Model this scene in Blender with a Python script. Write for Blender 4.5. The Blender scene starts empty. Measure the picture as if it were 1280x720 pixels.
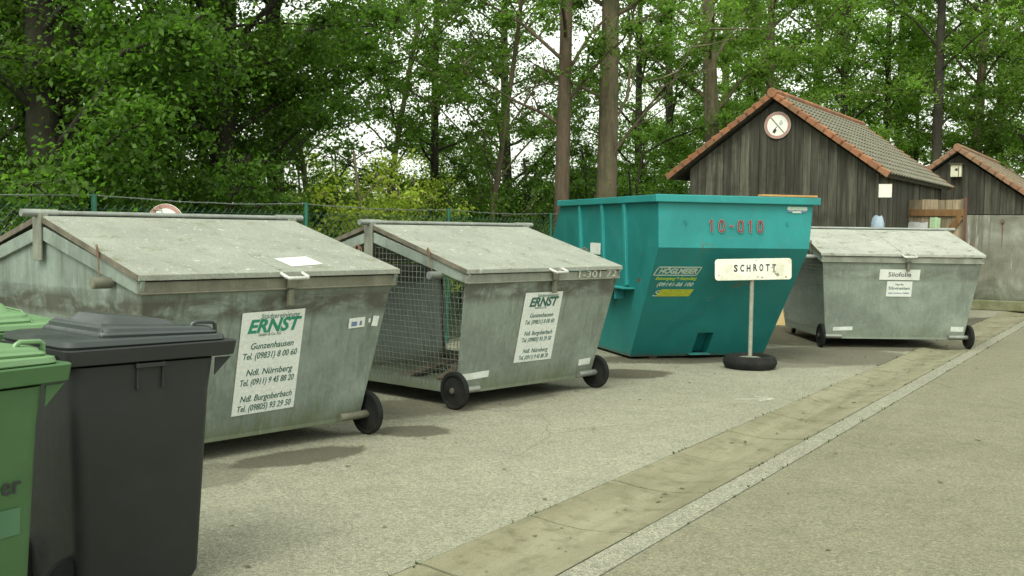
import bpy, math, random
import numpy as np
from mathutils import Vector, Matrix, Euler
S = bpy.context.scene
COL = S.collection
R = math.radians
random.seed(7)

# ------------------------------------------------------------------ camera
cam = bpy.data.cameras.new('camera')
cam.sensor_width = 36.0
cam.lens = 1388.6 / 1280 * 36
cam.clip_end = 2000
co = bpy.data.objects.new('camera', cam)
COL.objects.link(co)
co.location = (0, 0, 1.5)
co.rotation_euler = (Matrix.Rotation(math.pi/2 - .0532, 3, 'X') @ Matrix.Rotation(.0149, 3, 'Z')).to_euler()
S.camera = co

# ------------------------------------------------------------------ world, sun, exposure
SUN_EL, SUN_AZ = 52.0, 205.0        # azimuth from +Y, clockwise
w = bpy.data.worlds.new('World')
S.world = w
w.use_nodes = True
nt = w.node_tree
nt.nodes.clear()
sky = nt.nodes.new('ShaderNodeTexSky')
sky.sky_type = 'NISHITA'
sky.sun_disc = False
sky.sun_elevation = R(SUN_EL)
sky.sun_rotation = R(SUN_AZ)
sky.dust_density = 4.0
sky.air_density = 1.0
hs = nt.nodes.new('ShaderNodeHueSaturation')
hs.inputs['Saturation'].default_value = 0.12
hs.inputs['Value'].default_value = 1.95
bg = nt.nodes.new('ShaderNodeBackground')
bg.inputs['Strength'].default_value = 0.15
wo = nt.nodes.new('ShaderNodeOutputWorld')
nt.links.new(sky.outputs[0], hs.inputs['Color'])
tint = nt.nodes.new('ShaderNodeMix')
tint.data_type = 'RGBA'
tint.blend_type = 'MULTIPLY'
tint.inputs[0].default_value = 1
tint.inputs[7].default_value = (.955, 1.0, .885, 1)      # milky overcast
veil = nt.nodes.new('ShaderNodeMix')
veil.data_type = 'RGBA'
veil.inputs[0].default_value = .5                      # even cloud cover over the clear sky
veil.inputs[7].default_value = (7, 7, 7, 1)
nt.links.new(hs.outputs[0], veil.inputs[6])
nt.links.new(veil.outputs[2], tint.inputs[6])
nt.links.new(tint.outputs[2], bg.inputs['Color'])
nt.links.new(bg.outputs[0], wo.inputs['Surface'])
sl = bpy.data.lights.new('sun', 'SUN')
sl.energy = .9
sl.angle = R(20)
sl.color = (.99, 1.0, .86)
so = bpy.data.objects.new('sun', sl)
COL.objects.link(so)
dirv = Vector((math.sin(R(SUN_AZ))*math.cos(R(SUN_EL)), math.cos(R(SUN_AZ))*math.cos(R(SUN_EL)), math.sin(R(SUN_EL))))
so.rotation_euler = dirv.to_track_quat('Z', 'Y').to_euler()
so.location = (0, 0, 30)
S.view_settings.view_transform = 'Standard'
S.view_settings.look = 'None'
S.view_settings.gamma = 1
S.view_settings.exposure = 0.62

# ------------------------------------------------------------------ materials
def new_mat(name):
    m = bpy.data.materials.new(name)
    m.use_nodes = True
    t = m.node_tree
    t.nodes.clear()
    out = t.nodes.new('ShaderNodeOutputMaterial')
    b = t.nodes.new('ShaderNodeBsdfPrincipled')
    t.links.new(b.outputs[0], out.inputs['Surface'])
    return m, t, b, out

def nd(t, kind, **kw):
    n = t.nodes.new(kind)
    for k, v in kw.items():
        if k in n.inputs.keys() if isinstance(k, str) else False:
            n.inputs[k].default_value = v
        else:
            setattr(n, k, v)
    return n

def coords(t, which='Object', scale=(1, 1, 1)):
    c = t.nodes.new('ShaderNodeTexCoord')
    mp = t.nodes.new('ShaderNodeMapping')
    mp.inputs['Scale'].default_value = scale
    t.links.new(c.outputs[which], mp.inputs['Vector'])
    return mp.outputs[0]

def noise(t, vec, scale, detail=4, rough=.6, dist=0):
    n = t.nodes.new('ShaderNodeTexNoise')
    n.inputs['Scale'].default_value = scale
    n.inputs['Detail'].default_value = detail
    n.inputs['Roughness'].default_value = rough
    n.inputs['Distortion'].default_value = dist
    t.links.new(vec, n.inputs['Vector'])
    return n.outputs['Fac']

def ramp(t, fac, stops):
    r = t.nodes.new('ShaderNodeValToRGB')
    el = r.color_ramp.elements
    while len(el) < len(stops):
        el.new(.5)
    for e, (p, c) in zip(el, stops):
        e.position = p
        e.color = (c[0], c[1], c[2], 1) if isinstance(c, tuple) else (c, c, c, 1)
    t.links.new(fac, r.inputs[0])
    return r.outputs[0]

def mix(t, a, b, fac, mode='MIX'):
    m = t.nodes.new('ShaderNodeMix')
    m.data_type = 'RGBA'
    m.blend_type = mode
    for sock, v in ((m.inputs[0], fac), (m.inputs[6], a), (m.inputs[7], b)):
        if isinstance(v, (int, float)):
            sock.default_value = v
        elif isinstance(v, tuple):
            sock.default_value = (*v[:3], 1)
        else:
            t.links.new(v, sock)
    return m.outputs[2]

def math_(t, op, a, b=None):
    m = t.nodes.new('ShaderNodeMath')
    m.operation = op
    for i, v in enumerate((a, b)):
        if v is None: continue
        if isinstance(v, (int, float)): m.inputs[i].default_value = v
        else: t.links.new(v, m.inputs[i])
    return m.outputs[0]

def bump(t, b, h, strength=.3, dist=.01):
    n = t.nodes.new('ShaderNodeBump')
    n.inputs['Strength'].default_value = strength
    n.inputs['Distance'].default_value = dist
    t.links.new(h, n.inputs['Height'])
    t.links.new(n.outputs[0], b.inputs['Normal'])

def mat(name, col, var=.25, scale=6, rough=.6, metal=0, bmp=.1, streak=None, dirt=None, dirt_amt=.5, fine=60, spec=.5):
    """general worn surface: base colour with mottling, fine grain, optional streaks and dirt"""
    m, t, b, out = new_mat(name)
    v = coords(t)
    n1 = noise(t, v, scale, 6)
    lo = tuple(c*(1-var) for c in col); hi = tuple(min(1, c*(1+var)) for c in col)
    c = ramp(t, n1, [(.3, lo), (.7, hi)])
    n2 = noise(t, v, fine, 2)
    c = mix(t, c, ramp(t, n2, [(.3, .78), (.7, 1.18)]), .5, 'MULTIPLY')
    if streak:
        sv = coords(t, scale=(1, 1, .12))
        ns = noise(t, sv, 9, 5, .7)
        c = mix(t, c, streak, ramp(t, ns, [(.52, 0.), (.72, .7)]))
    if dirt:
        nd_ = noise(t, v, 2.3, 8, .72, .4)
        c = mix(t, c, dirt, ramp(t, nd_, [(.5, 0.), (.68, dirt_amt)]))
    t.links.new(c, b.inputs['Base Color'])
    b.inputs['Metallic'].default_value = metal
    b.inputs['Specular IOR Level'].default_value = spec
    t.links.new(ramp(t, n1, [(.3, rough-.08), (.7, min(1, rough+.1))]), b.inputs['Roughness'])
    if bmp: bump(t, b, n2, bmp, .004)
    return m

M = {}
def zinc(name, col, dirty):
    m, t, b, out = new_mat(name)
    v = coords(t)
    n1 = noise(t, v, 1.6, 8, .65, .3)
    c = ramp(t, n1, [(.28, tuple(x*.66 for x in col)), (.5, col), (.72, tuple(x*1.32 for x in col))])
    # spangle
    vo = t.nodes.new('ShaderNodeTexVoronoi'); vo.inputs['Scale'].default_value = 38
    t.links.new(v, vo.inputs['Vector'])
    c = mix(t, c, ramp(t, vo.outputs['Color'], [(0, .82), (1, 1.15)]), .55, 'MULTIPLY')
    # vertical run marks
    sv = coords(t, scale=(1, 1, .09))
    ns = noise(t, sv, 11, 6, .75)
    c = mix(t, c, tuple(x*.42 for x in (col[0], col[1]*1.02, col[2]*.8)), ramp(t, ns, [(.5, 0.), (.75, dirty)]))
    ns2 = noise(t, sv, 23, 4, .7)
    c = mix(t, c, tuple(min(1, x*1.55) for x in col), ramp(t, ns2, [(.55, 0.), (.78, .6)]))
    # soot and algae: band of grime along the upper edge and at the foot, broken up by noise
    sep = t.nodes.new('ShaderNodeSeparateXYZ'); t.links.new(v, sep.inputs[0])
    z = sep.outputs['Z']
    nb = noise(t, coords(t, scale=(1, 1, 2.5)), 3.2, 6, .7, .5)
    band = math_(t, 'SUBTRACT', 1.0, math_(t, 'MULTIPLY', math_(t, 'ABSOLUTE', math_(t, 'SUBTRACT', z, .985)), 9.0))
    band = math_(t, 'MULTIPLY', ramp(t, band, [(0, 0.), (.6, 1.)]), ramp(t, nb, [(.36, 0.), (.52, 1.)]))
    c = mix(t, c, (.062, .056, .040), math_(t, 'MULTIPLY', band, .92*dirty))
    foot = ramp(t, math_(t, 'ADD', z, math_(t, 'MULTIPLY', ns, .55)), [(.40, 1.), (.56, 0.)])
    c = mix(t, c, (.09, .105, .04), math_(t, 'MULTIPLY', foot, .8*dirty))
    t.links.new(c, b.inputs['Base Color'])
    b.inputs['Metallic'].default_value = .25
    t.links.new(ramp(t, n1, [(.3, .42), (.7, .66)]), b.inputs['Roughness'])
    big = noise(t, v, 2.0, 2)
    bump(t, b, math_(t, 'ADD', math_(t, 'MULTIPLY', n1, .25), math_(t, 'MULTIPLY', big, .9)), .25, .03)
    return m
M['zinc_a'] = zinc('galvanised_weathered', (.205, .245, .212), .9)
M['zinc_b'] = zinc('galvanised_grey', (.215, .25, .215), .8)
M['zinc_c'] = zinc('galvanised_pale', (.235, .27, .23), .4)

def lidmat(name, col, crust):
    m, t, b, out = new_mat(name)
    v = coords(t)
    n1 = noise(t, v, 2.5, 8, .7)
    c = ramp(t, n1, [(.3, tuple(x*.82 for x in col)), (.7, tuple(x*1.12 for x in col))])
    n2 = noise(t, v, 75, 3, .7)
    c = mix(t, c, ramp(t, n2, [(.32, .6), (.5, 1.), (.68, 1.25)]), .6, 'MULTIPLY')
    n3 = noise(t, v, 7, 8, .75, .6)
    c = mix(t, c, (.13, .135, .07), ramp(t, n3, [(.56, 0.), (.66, crust)]))
    n4 = noise(t, v, 16, 6, .7)
    c = mix(t, c, (.62, .63, .56), ramp(t, n4, [(.6, 0.), (.7, .6)]))
    t.links.new(c, b.inputs['Base Color'])
    b.inputs['Roughness'].default_value = .85
    b.inputs['Specular IOR Level'].default_value = .3
    bump(t, b, math_(t, 'ADD', n2, n3), .5, .006)
    return m
M['lid_a'] = lidmat('lichened_lid', (.242, .256, .215), .75)
M['lid_b'] = lidmat('lichened_lid_grey', (.262, .276, .235), .75)
M['lid_c'] = lidmat('lichened_lid_pale', (.31, .32, .28), .95)
M['trim'] = mat('grimy_zinc_trim', (.145, .145, .105), .35, 5, .65, .2, .1, (.09, .08, .055), (.11, .10, .06), .6)
M['trim_b'] = mat('zinc_trim', (.20, .21, .17), .3, 5, .6, .25, .1, (.13, .12, .085))
M['edge'] = mat('rusty_lid_edge', (.13, .115, .085), .4, 9, .75, .2, .2, (.07, .05, .03))
M['rust'] = mat('rusty_iron', (.14, .085, .05), .4, 14, .85, .1, .3)
M['pipe'] = mat('zinc_pipe', (.27, .29, .265), .2, 6, .45, .5, .05, None, (.15, .13, .1), .5)
M['bright'] = mat('bright_zinc', (.50, .51, .47), .15, 12, .4, .4, .05)
M['rubber'] = mat('old_rubber', (.012, .013, .012), .4, 9, .85, 0, .2, None, (.045, .042, .032), .35, spec=.2)
M['hub'] = mat('wheel_hub', (.13, .115, .09), .3, 20, .7, .4, .1)
M['paper'] = mat('white_sheet', (.60, .62, .58), .05, 5, .7, 0, .02, None, (.45, .46, .38), .25)
M['paper_old'] = mat('faded_sheet', (.62, .64, .60), .12, 9, .7, 0, .02, None, (.35, .36, .3), .4)
M['ink_green'] = mat('green_ink', (.015, .20, .12), .05, 5, .6, 0, 0)
M['ink_dark'] = mat('dark_green_ink', (.03, .10, .075), .05, 5, .6, 0, 0)
M['ink_black'] = mat('black_ink', (.02, .02, .022), .05, 5, .6, 0, 0)
M['ink_red'] = mat('red_paint', (.19, .015, .022), .1, 5, .6, 0, 0)
M['ink_pink'] = mat('pink_outline', (.22, .30, .27), .1, 5, .6, 0, 0)
M['ink_white'] = mat('white_paint_lettering', (.42, .50, .42), .15, 40, .6, 0, 0)
M['ink_yellow'] = mat('yellow_paint', (.38, .40, .03), .2, 30, .6, 0, 0)
M['ink_lime'] = mat('lime_paint', (.30, .42, .05), .2, 30, .6, 0, 0)
M['ink_blue'] = mat('blue_print', (.12, .16, .28), .2, 30, .6, 0, 0)
M['chalk'] = mat('chalk_marks', (.40, .40, .33), .2, 60, .9, 0, 0)
M['sign_red'] = mat('faded_red', (.36, .20, .17), .15, 9, .6, 0, 0)
M['sign_white'] = mat('sign_enamel', (.74, .75, .68), .06, 6, .45, 0, 0, None, (.42, .38, .26), .35)
M['board_white'] = mat('painted_board', (.64, .64, .56), .06, 7, .6, 0, .05, None, (.42, .36, .24), .75)

def paint(name, col, scuff=.5):
    m, t, b, out = new_mat(name)
    v = coords(t)
    n1 = noise(t, v, 1.7, 7, .65, .3)
    c = ramp(t, n1, [(.3, tuple(x*.82 for x in col)), (.7, tuple(x*1.15 for x in col))])
    n2 = noise(t, v, 26, 6, .75)
    c = mix(t, c, tuple(x*.5+.05 for x in col), ramp(t, n2, [(.62, 0.), (.7, scuff)]))
    sv = coords(t, scale=(1, 1, .1))
    ns = noise(t, sv, 14, 5, .75)
    c = mix(t, c, (.05, .09, .07), ramp(t, ns, [(.6, 0.), (.78, scuff*.8)]))
    sep = t.nodes.new('ShaderNodeSeparateXYZ'); t.links.new(v, sep.inputs[0])
    rust = math_(t, 'ADD', sep.outputs['Z'], math_(t, 'MULTIPLY', n2, .22))
    c = mix(t, c, (.10, .065, .035), ramp(t, rust, [(.13, .9), (.18, 0.)]))
    n7 = noise(t, v, 7, 10, .8, 1.2)
    c = mix(t, c, (.13, .075, .04), ramp(t, n7, [(.61, 0.), (.635, .85)]))
    n8 = noise(t, coords(t, scale=(1, 1, 5)), 5, 8, .8, .8)
    c = mix(t, c, tuple(x*.6+.10 for x in col), ramp(t, n8, [(.6, 0.), (.68, .5)]))
    t.links.new(c, b.inputs['Base Color'])
    t.links.new(ramp(t, n1, [(.3, .42), (.7, .7)]), b.inputs['Roughness'])
    bump(t, b, math_(t, 'ADD', noise(t, v, 2.2, 2), math_(t, 'MULTIPLY', n2, .08)), .3, .03)
    return m
M['teal'] = paint('teal_paint', (.008, .168, .162))
M['teal_rim'] = paint('teal_rim_paint', (.014, .215, .21), .45)
def plastic(name, col, rough=.42):
    m, t, b, out = new_mat(name)
    v = coords(t)
    n1 = noise(t, v, 2.4, 6, .6)
    c = ramp(t, n1, [(.3, tuple(x*.85 for x in col)), (.7, tuple(x*1.15 for x in col))])
    n3 = noise(t, v, 9, 8, .8, .3)
    dust = tuple(x*.9+.008 for x in col)
    c = mix(t, c, dust, ramp(t, n3, [(.5, 0.), (.7, .6)]))
    t.links.new(c, b.inputs['Base Color'])
    t.links.new(ramp(t, n3, [(.35, rough-.06), (.7, rough+.2)]), b.inputs['Roughness'])
    sc_ = noise(t, coords(t, scale=(1, 1, 14)), 6, 6, .8, .6)
    c = mix(t, c, tuple(x*1.1+.02 for x in col), ramp(t, sc_, [(.66, 0.), (.70, .6)]))
    dr = noise(t, coords(t, scale=(1, 1, .08)), 17, 5, .75)
    c = mix(t, c, tuple(x*.6+.012 for x in (col[0]*1.2, col[1], col[2])), ramp(t, dr, [(.58, 0.), (.74, .55)]))
    t.links.new(c, b.inputs['Base Color'])
    n2 = noise(t, v, 220, 2)
    bump(t, b, math_(t, 'ADD', math_(t, 'MULTIPLY', n2, .1), noise(t, v, 3, 2)), .15, .01)
    return m
M['bin_black'] = plastic('anthracite_plastic', (.010, .0125, .0115), .55)
M['bin_lid'] = plastic('anthracite_lid_plastic', (.030, .037, .036), .33)
M['bin_green'] = plastic('green_plastic', (.040, .105, .034), .5)
M['bin_green_lid'] = plastic('green_lid_plastic', (.115, .215, .095), .42)
M['green_steel'] = mat('green_post_paint', (.012, .11, .065), .2, 9, .45, 0, .05)
M['green_wire'] = mat('green_wire', (.012, .055, .03), .2, 9, .5, 0, 0)
M['grid_wire'] = mat('dull_grid_wire', (.17, .185, .16), .3, 9, .6, .3, 0)
M['wire'] = mat('zinc_wire', (.15, .17, .15), .2, 9, .45, .4, 0)

# ------------------------------------------------------------------ mesh builder
class MB:
    def __init__(s): s.v = []; s.f = []
    def add(s, vs, fs):
        o = len(s.v)
        s.v += [tuple(v) for v in vs]; s.f += [tuple(i+o for i in f) for f in fs]
        return s
    def box(s, x0, x1, y0, y1, z0, z1, mt=None):
        vs = [Vector(p) for p in ((x0,y0,z0),(x1,y0,z0),(x1,y1,z0),(x0,y1,z0),(x0,y0,z1),(x1,y0,z1),(x1,y1,z1),(x0,y1,z1))]
        if mt: vs = [mt @ v for v in vs]
        return s.add(vs, [(0,3,2,1),(4,5,6,7),(0,1,5,4),(1,2,6,5),(2,3,7,6),(3,0,4,7)])
    def plate(s, poly, th):
        """closed slab from a planar polygon, thickened along -normal"""
        p = [Vector(a) for a in poly]
        n = Vector((0,0,0))
        for i in range(len(p)):
            n += p[i].cross(p[(i+1) % len(p)])
        n.normalize()
        q = [a - n*th for a in p]
        k = len(p)
        fs = [tuple(range(k)), tuple(reversed(range(k, 2*k)))]
        for i in range(k):
            j = (i+1) % k
            fs.append((i, i+k, j+k, j))
        return s.add(p+q, fs)
    def bar(s, a, b, wd, ht, up=(0,0,1)):
        a, b = Vector(a), Vector(b)
        d = (b-a).normalized(); u = Vector(up)
        sd = d.cross(u)
        if sd.length < 1e-4: sd = d.cross(Vector((0,1,0)))
        sd.normalize(); u = sd.cross(d).normalized()
        vs = []
        for p in (a, b):
            for i, j in ((-1,-1),(1,-1),(1,1),(-1,1)):
                vs.append(p + sd*(wd/2*i) + u*(ht/2*j))
        return s.add(vs, [(0,1,2,3),(7,6,5,4),(0,4,5,1),(1,5,6,2),(2,6,7,3),(3,7,4,0)])
    def tube(s, pts, r, n=10, caps=True):
        pts = [Vector(p) for p in pts]
        rs = r if isinstance(r, (list, tuple)) else [r]*len(pts)
        rings = []; u = None
        for i, p in enumerate(pts):
            d = (pts[min(i+1, len(pts)-1)] - pts[max(i-1, 0)]).normalized()
            if u is None:
                u = d.orthogonal().normalized()
            else:
                u = (u - d*u.dot(d)).normalized()
            w_ = d.cross(u)
            rings.append([p + (u*math.cos(2*math.pi*k/n) + w_*math.sin(2*math.pi*k/n))*rs[i] for k in range(n)])
        vs = [q for rg in rings for q in rg]; fs = []
        for i in range(len(pts)-1):
            for k in range(n):
                a = i*n+k; b = i*n+(k+1) % n
                fs.append((a, b, b+n, a+n))
        if caps:
            fs.append(tuple(reversed(range(n)))); fs.append(tuple(range((len(pts)-1)*n, len(pts)*n)))
        return s.add(vs, fs)
    def lathe(s, prof, c, axis='Z', n=32, closed=False):
        """prof = (r, h) pairs turned round the axis"""
        vs = []; fs = []
        for r, h in prof:
            for k in range(n):
                a = 2*math.pi*k/n
                x, y = r*math.cos(a), r*math.sin(a)
                v = (x, y, h) if axis == 'Z' else ((h, x, y) if axis == 'X' else (x, h, y))
                vs.append((v[0]+c[0], v[1]+c[1], v[2]+c[2]))
        m = len(prof)
        for i in range(m if closed else m-1):
            for k in range(n):
                a = i*n+k; b = i*n+(k+1) % n; a2 = ((i+1) % m)*n+k; b2 = ((i+1) % m)*n+(k+1) % n
                fs.append((a, b, b2, a2))
        if not closed:
            fs.append(tuple(reversed(range(n)))); fs.append(tuple(range((m-1)*n, m*n)))
        return s.add(vs, fs)
    def loft(s, rings, cap=True):
        """rounded rectangles (x0,x1,y0,y1,z,r) stacked; z may be a pair (z at x0, z at x1)"""
        q = 5; vs = []; fs = []
        for x0, x1, y0, y1, z, r in rings:
            for cx, cy, a0 in ((x1-r, y1-r, 0), (x0+r, y1-r, 90), (x0+r, y0+r, 180), (x1-r, y0+r, 270)):
                for k in range(q):
                    a = R(a0 + 90*k/(q-1))
                    x = cx+r*math.cos(a); y = cy+r*math.sin(a)
                    zz = z if not isinstance(z, tuple) else z[0]+(z[1]-z[0])*(x-x0)/(x1-x0)
                    vs.append((x, y, zz))
        n = 4*q
        for i in range(len(rings)-1):
            for k in range(n):
                a = i*n+k; b = i*n+(k+1) % n
                fs.append((a, b, b+n, a+n))
        if cap:
            fs.append(tuple(reversed(range(n)))); fs.append(tuple(range((len(rings)-1)*n, len(rings)*n)))
        return s.add(vs, fs)
    def build(s, name, m, parent=None, bevel=0, smooth=False, loc=None, rot=None, segs=2):
        me = bpy.data.meshes.new(name)
        me.from_pydata(s.v, [], s.f)
        me.update()
        me.materials.append(m)
        o = bpy.data.objects.new(name, me)
        COL.objects.link(o)
        if parent: o.parent = parent
        if loc: o.location = loc
        if rot: o.rotation_euler = rot
        if smooth:
            for p in me.polygons: p.use_smooth = True
            try:
                me.set_sharp_from_angle(angle=R(38))
            except Exception: pass
        if bevel:
            b = o.modifiers.new('bevel', 'BEVEL'); b.width = bevel; b.segments = segs; b.limit_method = 'ANGLE'; b.angle_limit = R(40)
        return o

def tag(o, label=None, cat=None, group=None, kind=None):
    if label: o['label'] = label
    if cat: o['category'] = cat
    if group: o['group'] = group
    if kind: o['kind'] = kind
    return o

def empty(name, loc, rz=0):
    o = bpy.data.objects.new(name, None)
    o.empty_display_size = .2
    COL.objects.link(o)
    o.location = loc; o.rotation_euler = (0, 0, rz)
    return o

def text_mb(mb, body, size, mt, width=None, shear=0, offset=0, align='CENTER', depth=.0006, space=1.0, xscale=1.0):
    """lettering turned into mesh, laid in the plane of matrix mt (x right, y up)"""
    cu = bpy.data.curves.new('lettering', 'FONT')
    cu.body = body; cu.size = size; cu.align_x = align; cu.align_y = 'CENTER'
    cu.shear = shear; cu.offset = offset; cu.extrude = depth; cu.space_character = space
    cu.resolution_u = 3
    o = bpy.data.objects.new('lettering', cu)
    COL.objects.link(o)
    dg = bpy.context.evaluated_depsgraph_get()
    me = bpy.data.meshes.new_from_object(o.evaluated_get(dg))
    vs = [Vector(v.co) for v in me.vertices]
    k = xscale
    if width and vs:
        xs = [v.x for v in vs]; k = width/(max(xs)-min(xs))
    vs = [mt @ Vector((v.x*k, v.y, v.z)) for v in vs]
    mb.add(vs, [tuple(p.vertices) for p in me.polygons])
    bpy.data.objects.remove(o); bpy.data.curves.remove(cu); bpy.data.meshes.remove(me)

# lot frame: k runs across the lane (to the right), c along it
GA = -math.atan2(.5105, .8599)
gk = Vector((.8599, -.5105, 0)); gc = Vector((.5105, .8599, 0))
def kc(k, c, z=0): return gk*k + gc*c + Vector((0, 0, z))

# ------------------------------------------------------------------ ground, lot, gutter, lane
def asphalt(name, c1, c2, agg, wet=False, agg_amt=.6):
    m, t, b, out = new_mat(name)
    v = coords(t)
    n0 = noise(t, v, .55, 6, .6, .3)
    c = ramp(t, n0, [(.3, c1), (.7, c2)])
    vo = t.nodes.new('ShaderNodeTexVoronoi'); vo.inputs['Scale'].default_value = 62
    t.links.new(v, vo.inputs['Vector'])
    c = mix(t, c, ramp(t, vo.outputs['Color'], [(0, .45), (.45, .92), (.8, 1.15), (1, 1.8)]), agg_amt, 'MULTIPLY')
    n1 = noise(t, v, 130, 2, .7)
    c = mix(t, c, agg, ramp(t, n1, [(.58, 0.), (.65, .85)]))
    n9 = noise(t, v, 48, 3, .75)
    c = mix(t, c, ramp(t, n9, [(.3, .62), (.5, 1.), (.7, 1.3)]), .8, 'MULTIPLY')
    # hairline cracks: edges of large warped cells, only here and there
    wv = t.nodes.new('ShaderNodeMix'); wv.data_type = 'VECTOR'; wv.inputs[0].default_value = .18
    nz = t.nodes.new('ShaderNodeTexNoise'); nz.inputs['Scale'].default_value = 2.2; nz.inputs['Detail'].default_value = 6
    t.links.new(v, nz.inputs['Vector']); t.links.new(v, wv.inputs[4]); t.links.new(nz.outputs['Color'], wv.inputs[5])
    vc = t.nodes.new('ShaderNodeTexVoronoi'); vc.feature = 'DISTANCE_TO_EDGE'; vc.inputs['Scale'].default_value = .55
    t.links.new(wv.outputs[1], vc.inputs['Vector'])
    here = ramp(t, noise(t, v, .35, 2), [(.5, 0.), (.58, .35)])
    c = mix(t, c, tuple(x*.35 for x in c1), math_(t, 'MULTIPLY', ramp(t, vc.outputs['Distance'], [(.0, 1.), (.006, 0.)]), here))
    n2 = noise(t, v, 4.5, 7, .75)
    c = mix(t, c, ramp(t, n2, [(.3, .72), (.5, 1.), (.7, 1.15)]), .6, 'MULTIPLY')
    n5 = noise(t, v, 24, 4, .8)
    c = mix(t, c, tuple(x*.5 for x in c1), ramp(t, n5, [(.68, 0.), (.74, .8)]))
    rough = .9
    if wet:
        # spilled and tracked stains: irregular blots round fixed spots of the lot
        geo = t.nodes.new('ShaderNodeNewGeometry')
        wob = noise(t, v, 3.5, 6, .7)
        wob2 = noise(t, v, 60, 3, .7)
        tot = None
        for px, py, rx, ry, rot, amt in wet:
            mp = t.nodes.new('ShaderNodeMapping')
            mp.vector_type = 'TEXTURE'
            mp.inputs['Location'].default_value = (px, py, 0)
            mp.inputs['Rotation'].default_value = (0, 0, rot)
            mp.inputs['Scale'].default_value = (rx, ry, 100)
            t.links.new(geo.outputs['Position'], mp.inputs['Vector'])
            ln = t.nodes.new('ShaderNodeVectorMath'); ln.operation = 'LENGTH'
            t.links.new(mp.outputs[0], ln.inputs[0])
            d = math_(t, 'ADD', ln.outputs['Value'], math_(t, 'MULTIPLY', math_(t, 'SUBTRACT', wob, .5), .9))
            d = math_(t, 'ADD', d, math_(t, 'MULTIPLY', math_(t, 'SUBTRACT', wob2, .5), .25))
            mk = ramp(t, d, [(.82, amt), (1.0, 0.)])
            tot = mk if tot is None else math_(t, 'MAXIMUM', tot, mk)
        c = mix(t, c, (.060, .053, .036), tot)
    t.links.new(c, b.inputs['Base Color'])
    b.inputs['Roughness'].default_value = rough
    b.inputs['Specular IOR Level'].default_value = .25
    bump(t, b, math_(t, 'ADD', vo.outputs['Distance'], math_(t, 'MULTIPLY', n1, .5)), .6, .008)
    return m
stains = [(-1.35, 7.15, .52, .24, .75, .82), (-.72, 8.12, .30, .26, .4, .8), (1.25, 11.6, .50, .42, .3, .85), (-1.9, 6.5, .5, .35, .8, .45),
          (-.4, 9.6, 1.3, .5, .85, .55), (2.2, 13.1, 1.5, .5, .28, .8), (3.9, 13.6, 1.2, 1.1, .6, .65), (4.2, 16.4, 2.0, 1.8, .3, .8), (5.3, 14.6, 1.4, .4, 0, .75),
          (8.2, 19.2, 2.2, .9, .6, .85), (3.2, 12.6, .8, .3, .2, .45), (-2.4, 9.0, 1.4, 1.2, .8, .6)]
M['lot'] = asphalt('worn_grey_asphalt', (.190, .186, .132), (.240, .236, .175), (.50, .50, .41), stains)
M['lane'] = asphalt('brown_grey_asphalt', (.142, .136, .088), (.184, .176, .120), (.36, .34, .25), None, .55)
M['strip'] = asphalt('aggregate_concrete', (.175, .175, .125), (.225, .222, .165), (.55, .54, .46))

def gutter_mat():
    m, t, b, out = new_mat('gutter_concrete')
    v = coords(t)
    n0 = noise(t, coords(t, scale=(3, .5, 1)), 1.4, 7, .65, .3)
    c = ramp(t, n0, [(.25, (.130, .120, .072)), (.5, (.195, .185, .120)), (.75, (.25, .24, .165))])
    n1 = noise(t, v, 90, 3, .7)
    c = mix(t, c, ramp(t, n1, [(.3, .7), (.7, 1.25)]), .6, 'MULTIPLY')
    n2 = noise(t, v, 5, 7, .75)
    c = mix(t, c, (.095, .085, .045), ramp(t, n2, [(.5, 0.), (.66, .7)]))
    t.links.new(c, b.inputs['Base Color'])
    b.inputs['Roughness'].default_value = .9
    b.inputs['Specular IOR Level'].default_value = .25
    bump(t, b, math_(t, 'ADD', n1, n2), .4, .006)
    return m
M['gutter'] = gutter_mat()

def earth_mat():
    m, t, b, out = new_mat('woodland_floor')
    v = coords(t)
    n0 = noise(t, v, .35, 8, .7, .3)
    c = ramp(t, n0, [(.3, (.045, .05, .02)), (.5, (.06, .09, .025)), (.7, (.09, .13, .035))])
    n1 = noise(t, v, 14, 6, .8)
    c = mix(t, c, ramp(t, n1, [(.3, .5), (.7, 1.5)]), .8, 'MULTIPLY')
    t.links.new(c, b.inputs['Base Color']); b.inputs['Roughness'].default_value = 1
    bump(t, b, n1, .8, .05)
    return m
M['earth'] = earth_mat()

g = MB()
N = 40
xs = [-700+1400*i/N for i in range(N+1)]
for j in range(N+1):
    for i in range(N+1):
        g.v.append((xs[i], -500+1500*j/N, -.08))
for j in range(N):
    for i in range(N):
        a = j*(N+1)+i
        g.f.append((a, a+1, a+N+2, a+N+1))
tag(g.build('ground', M['earth']), kind='structure')

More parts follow.
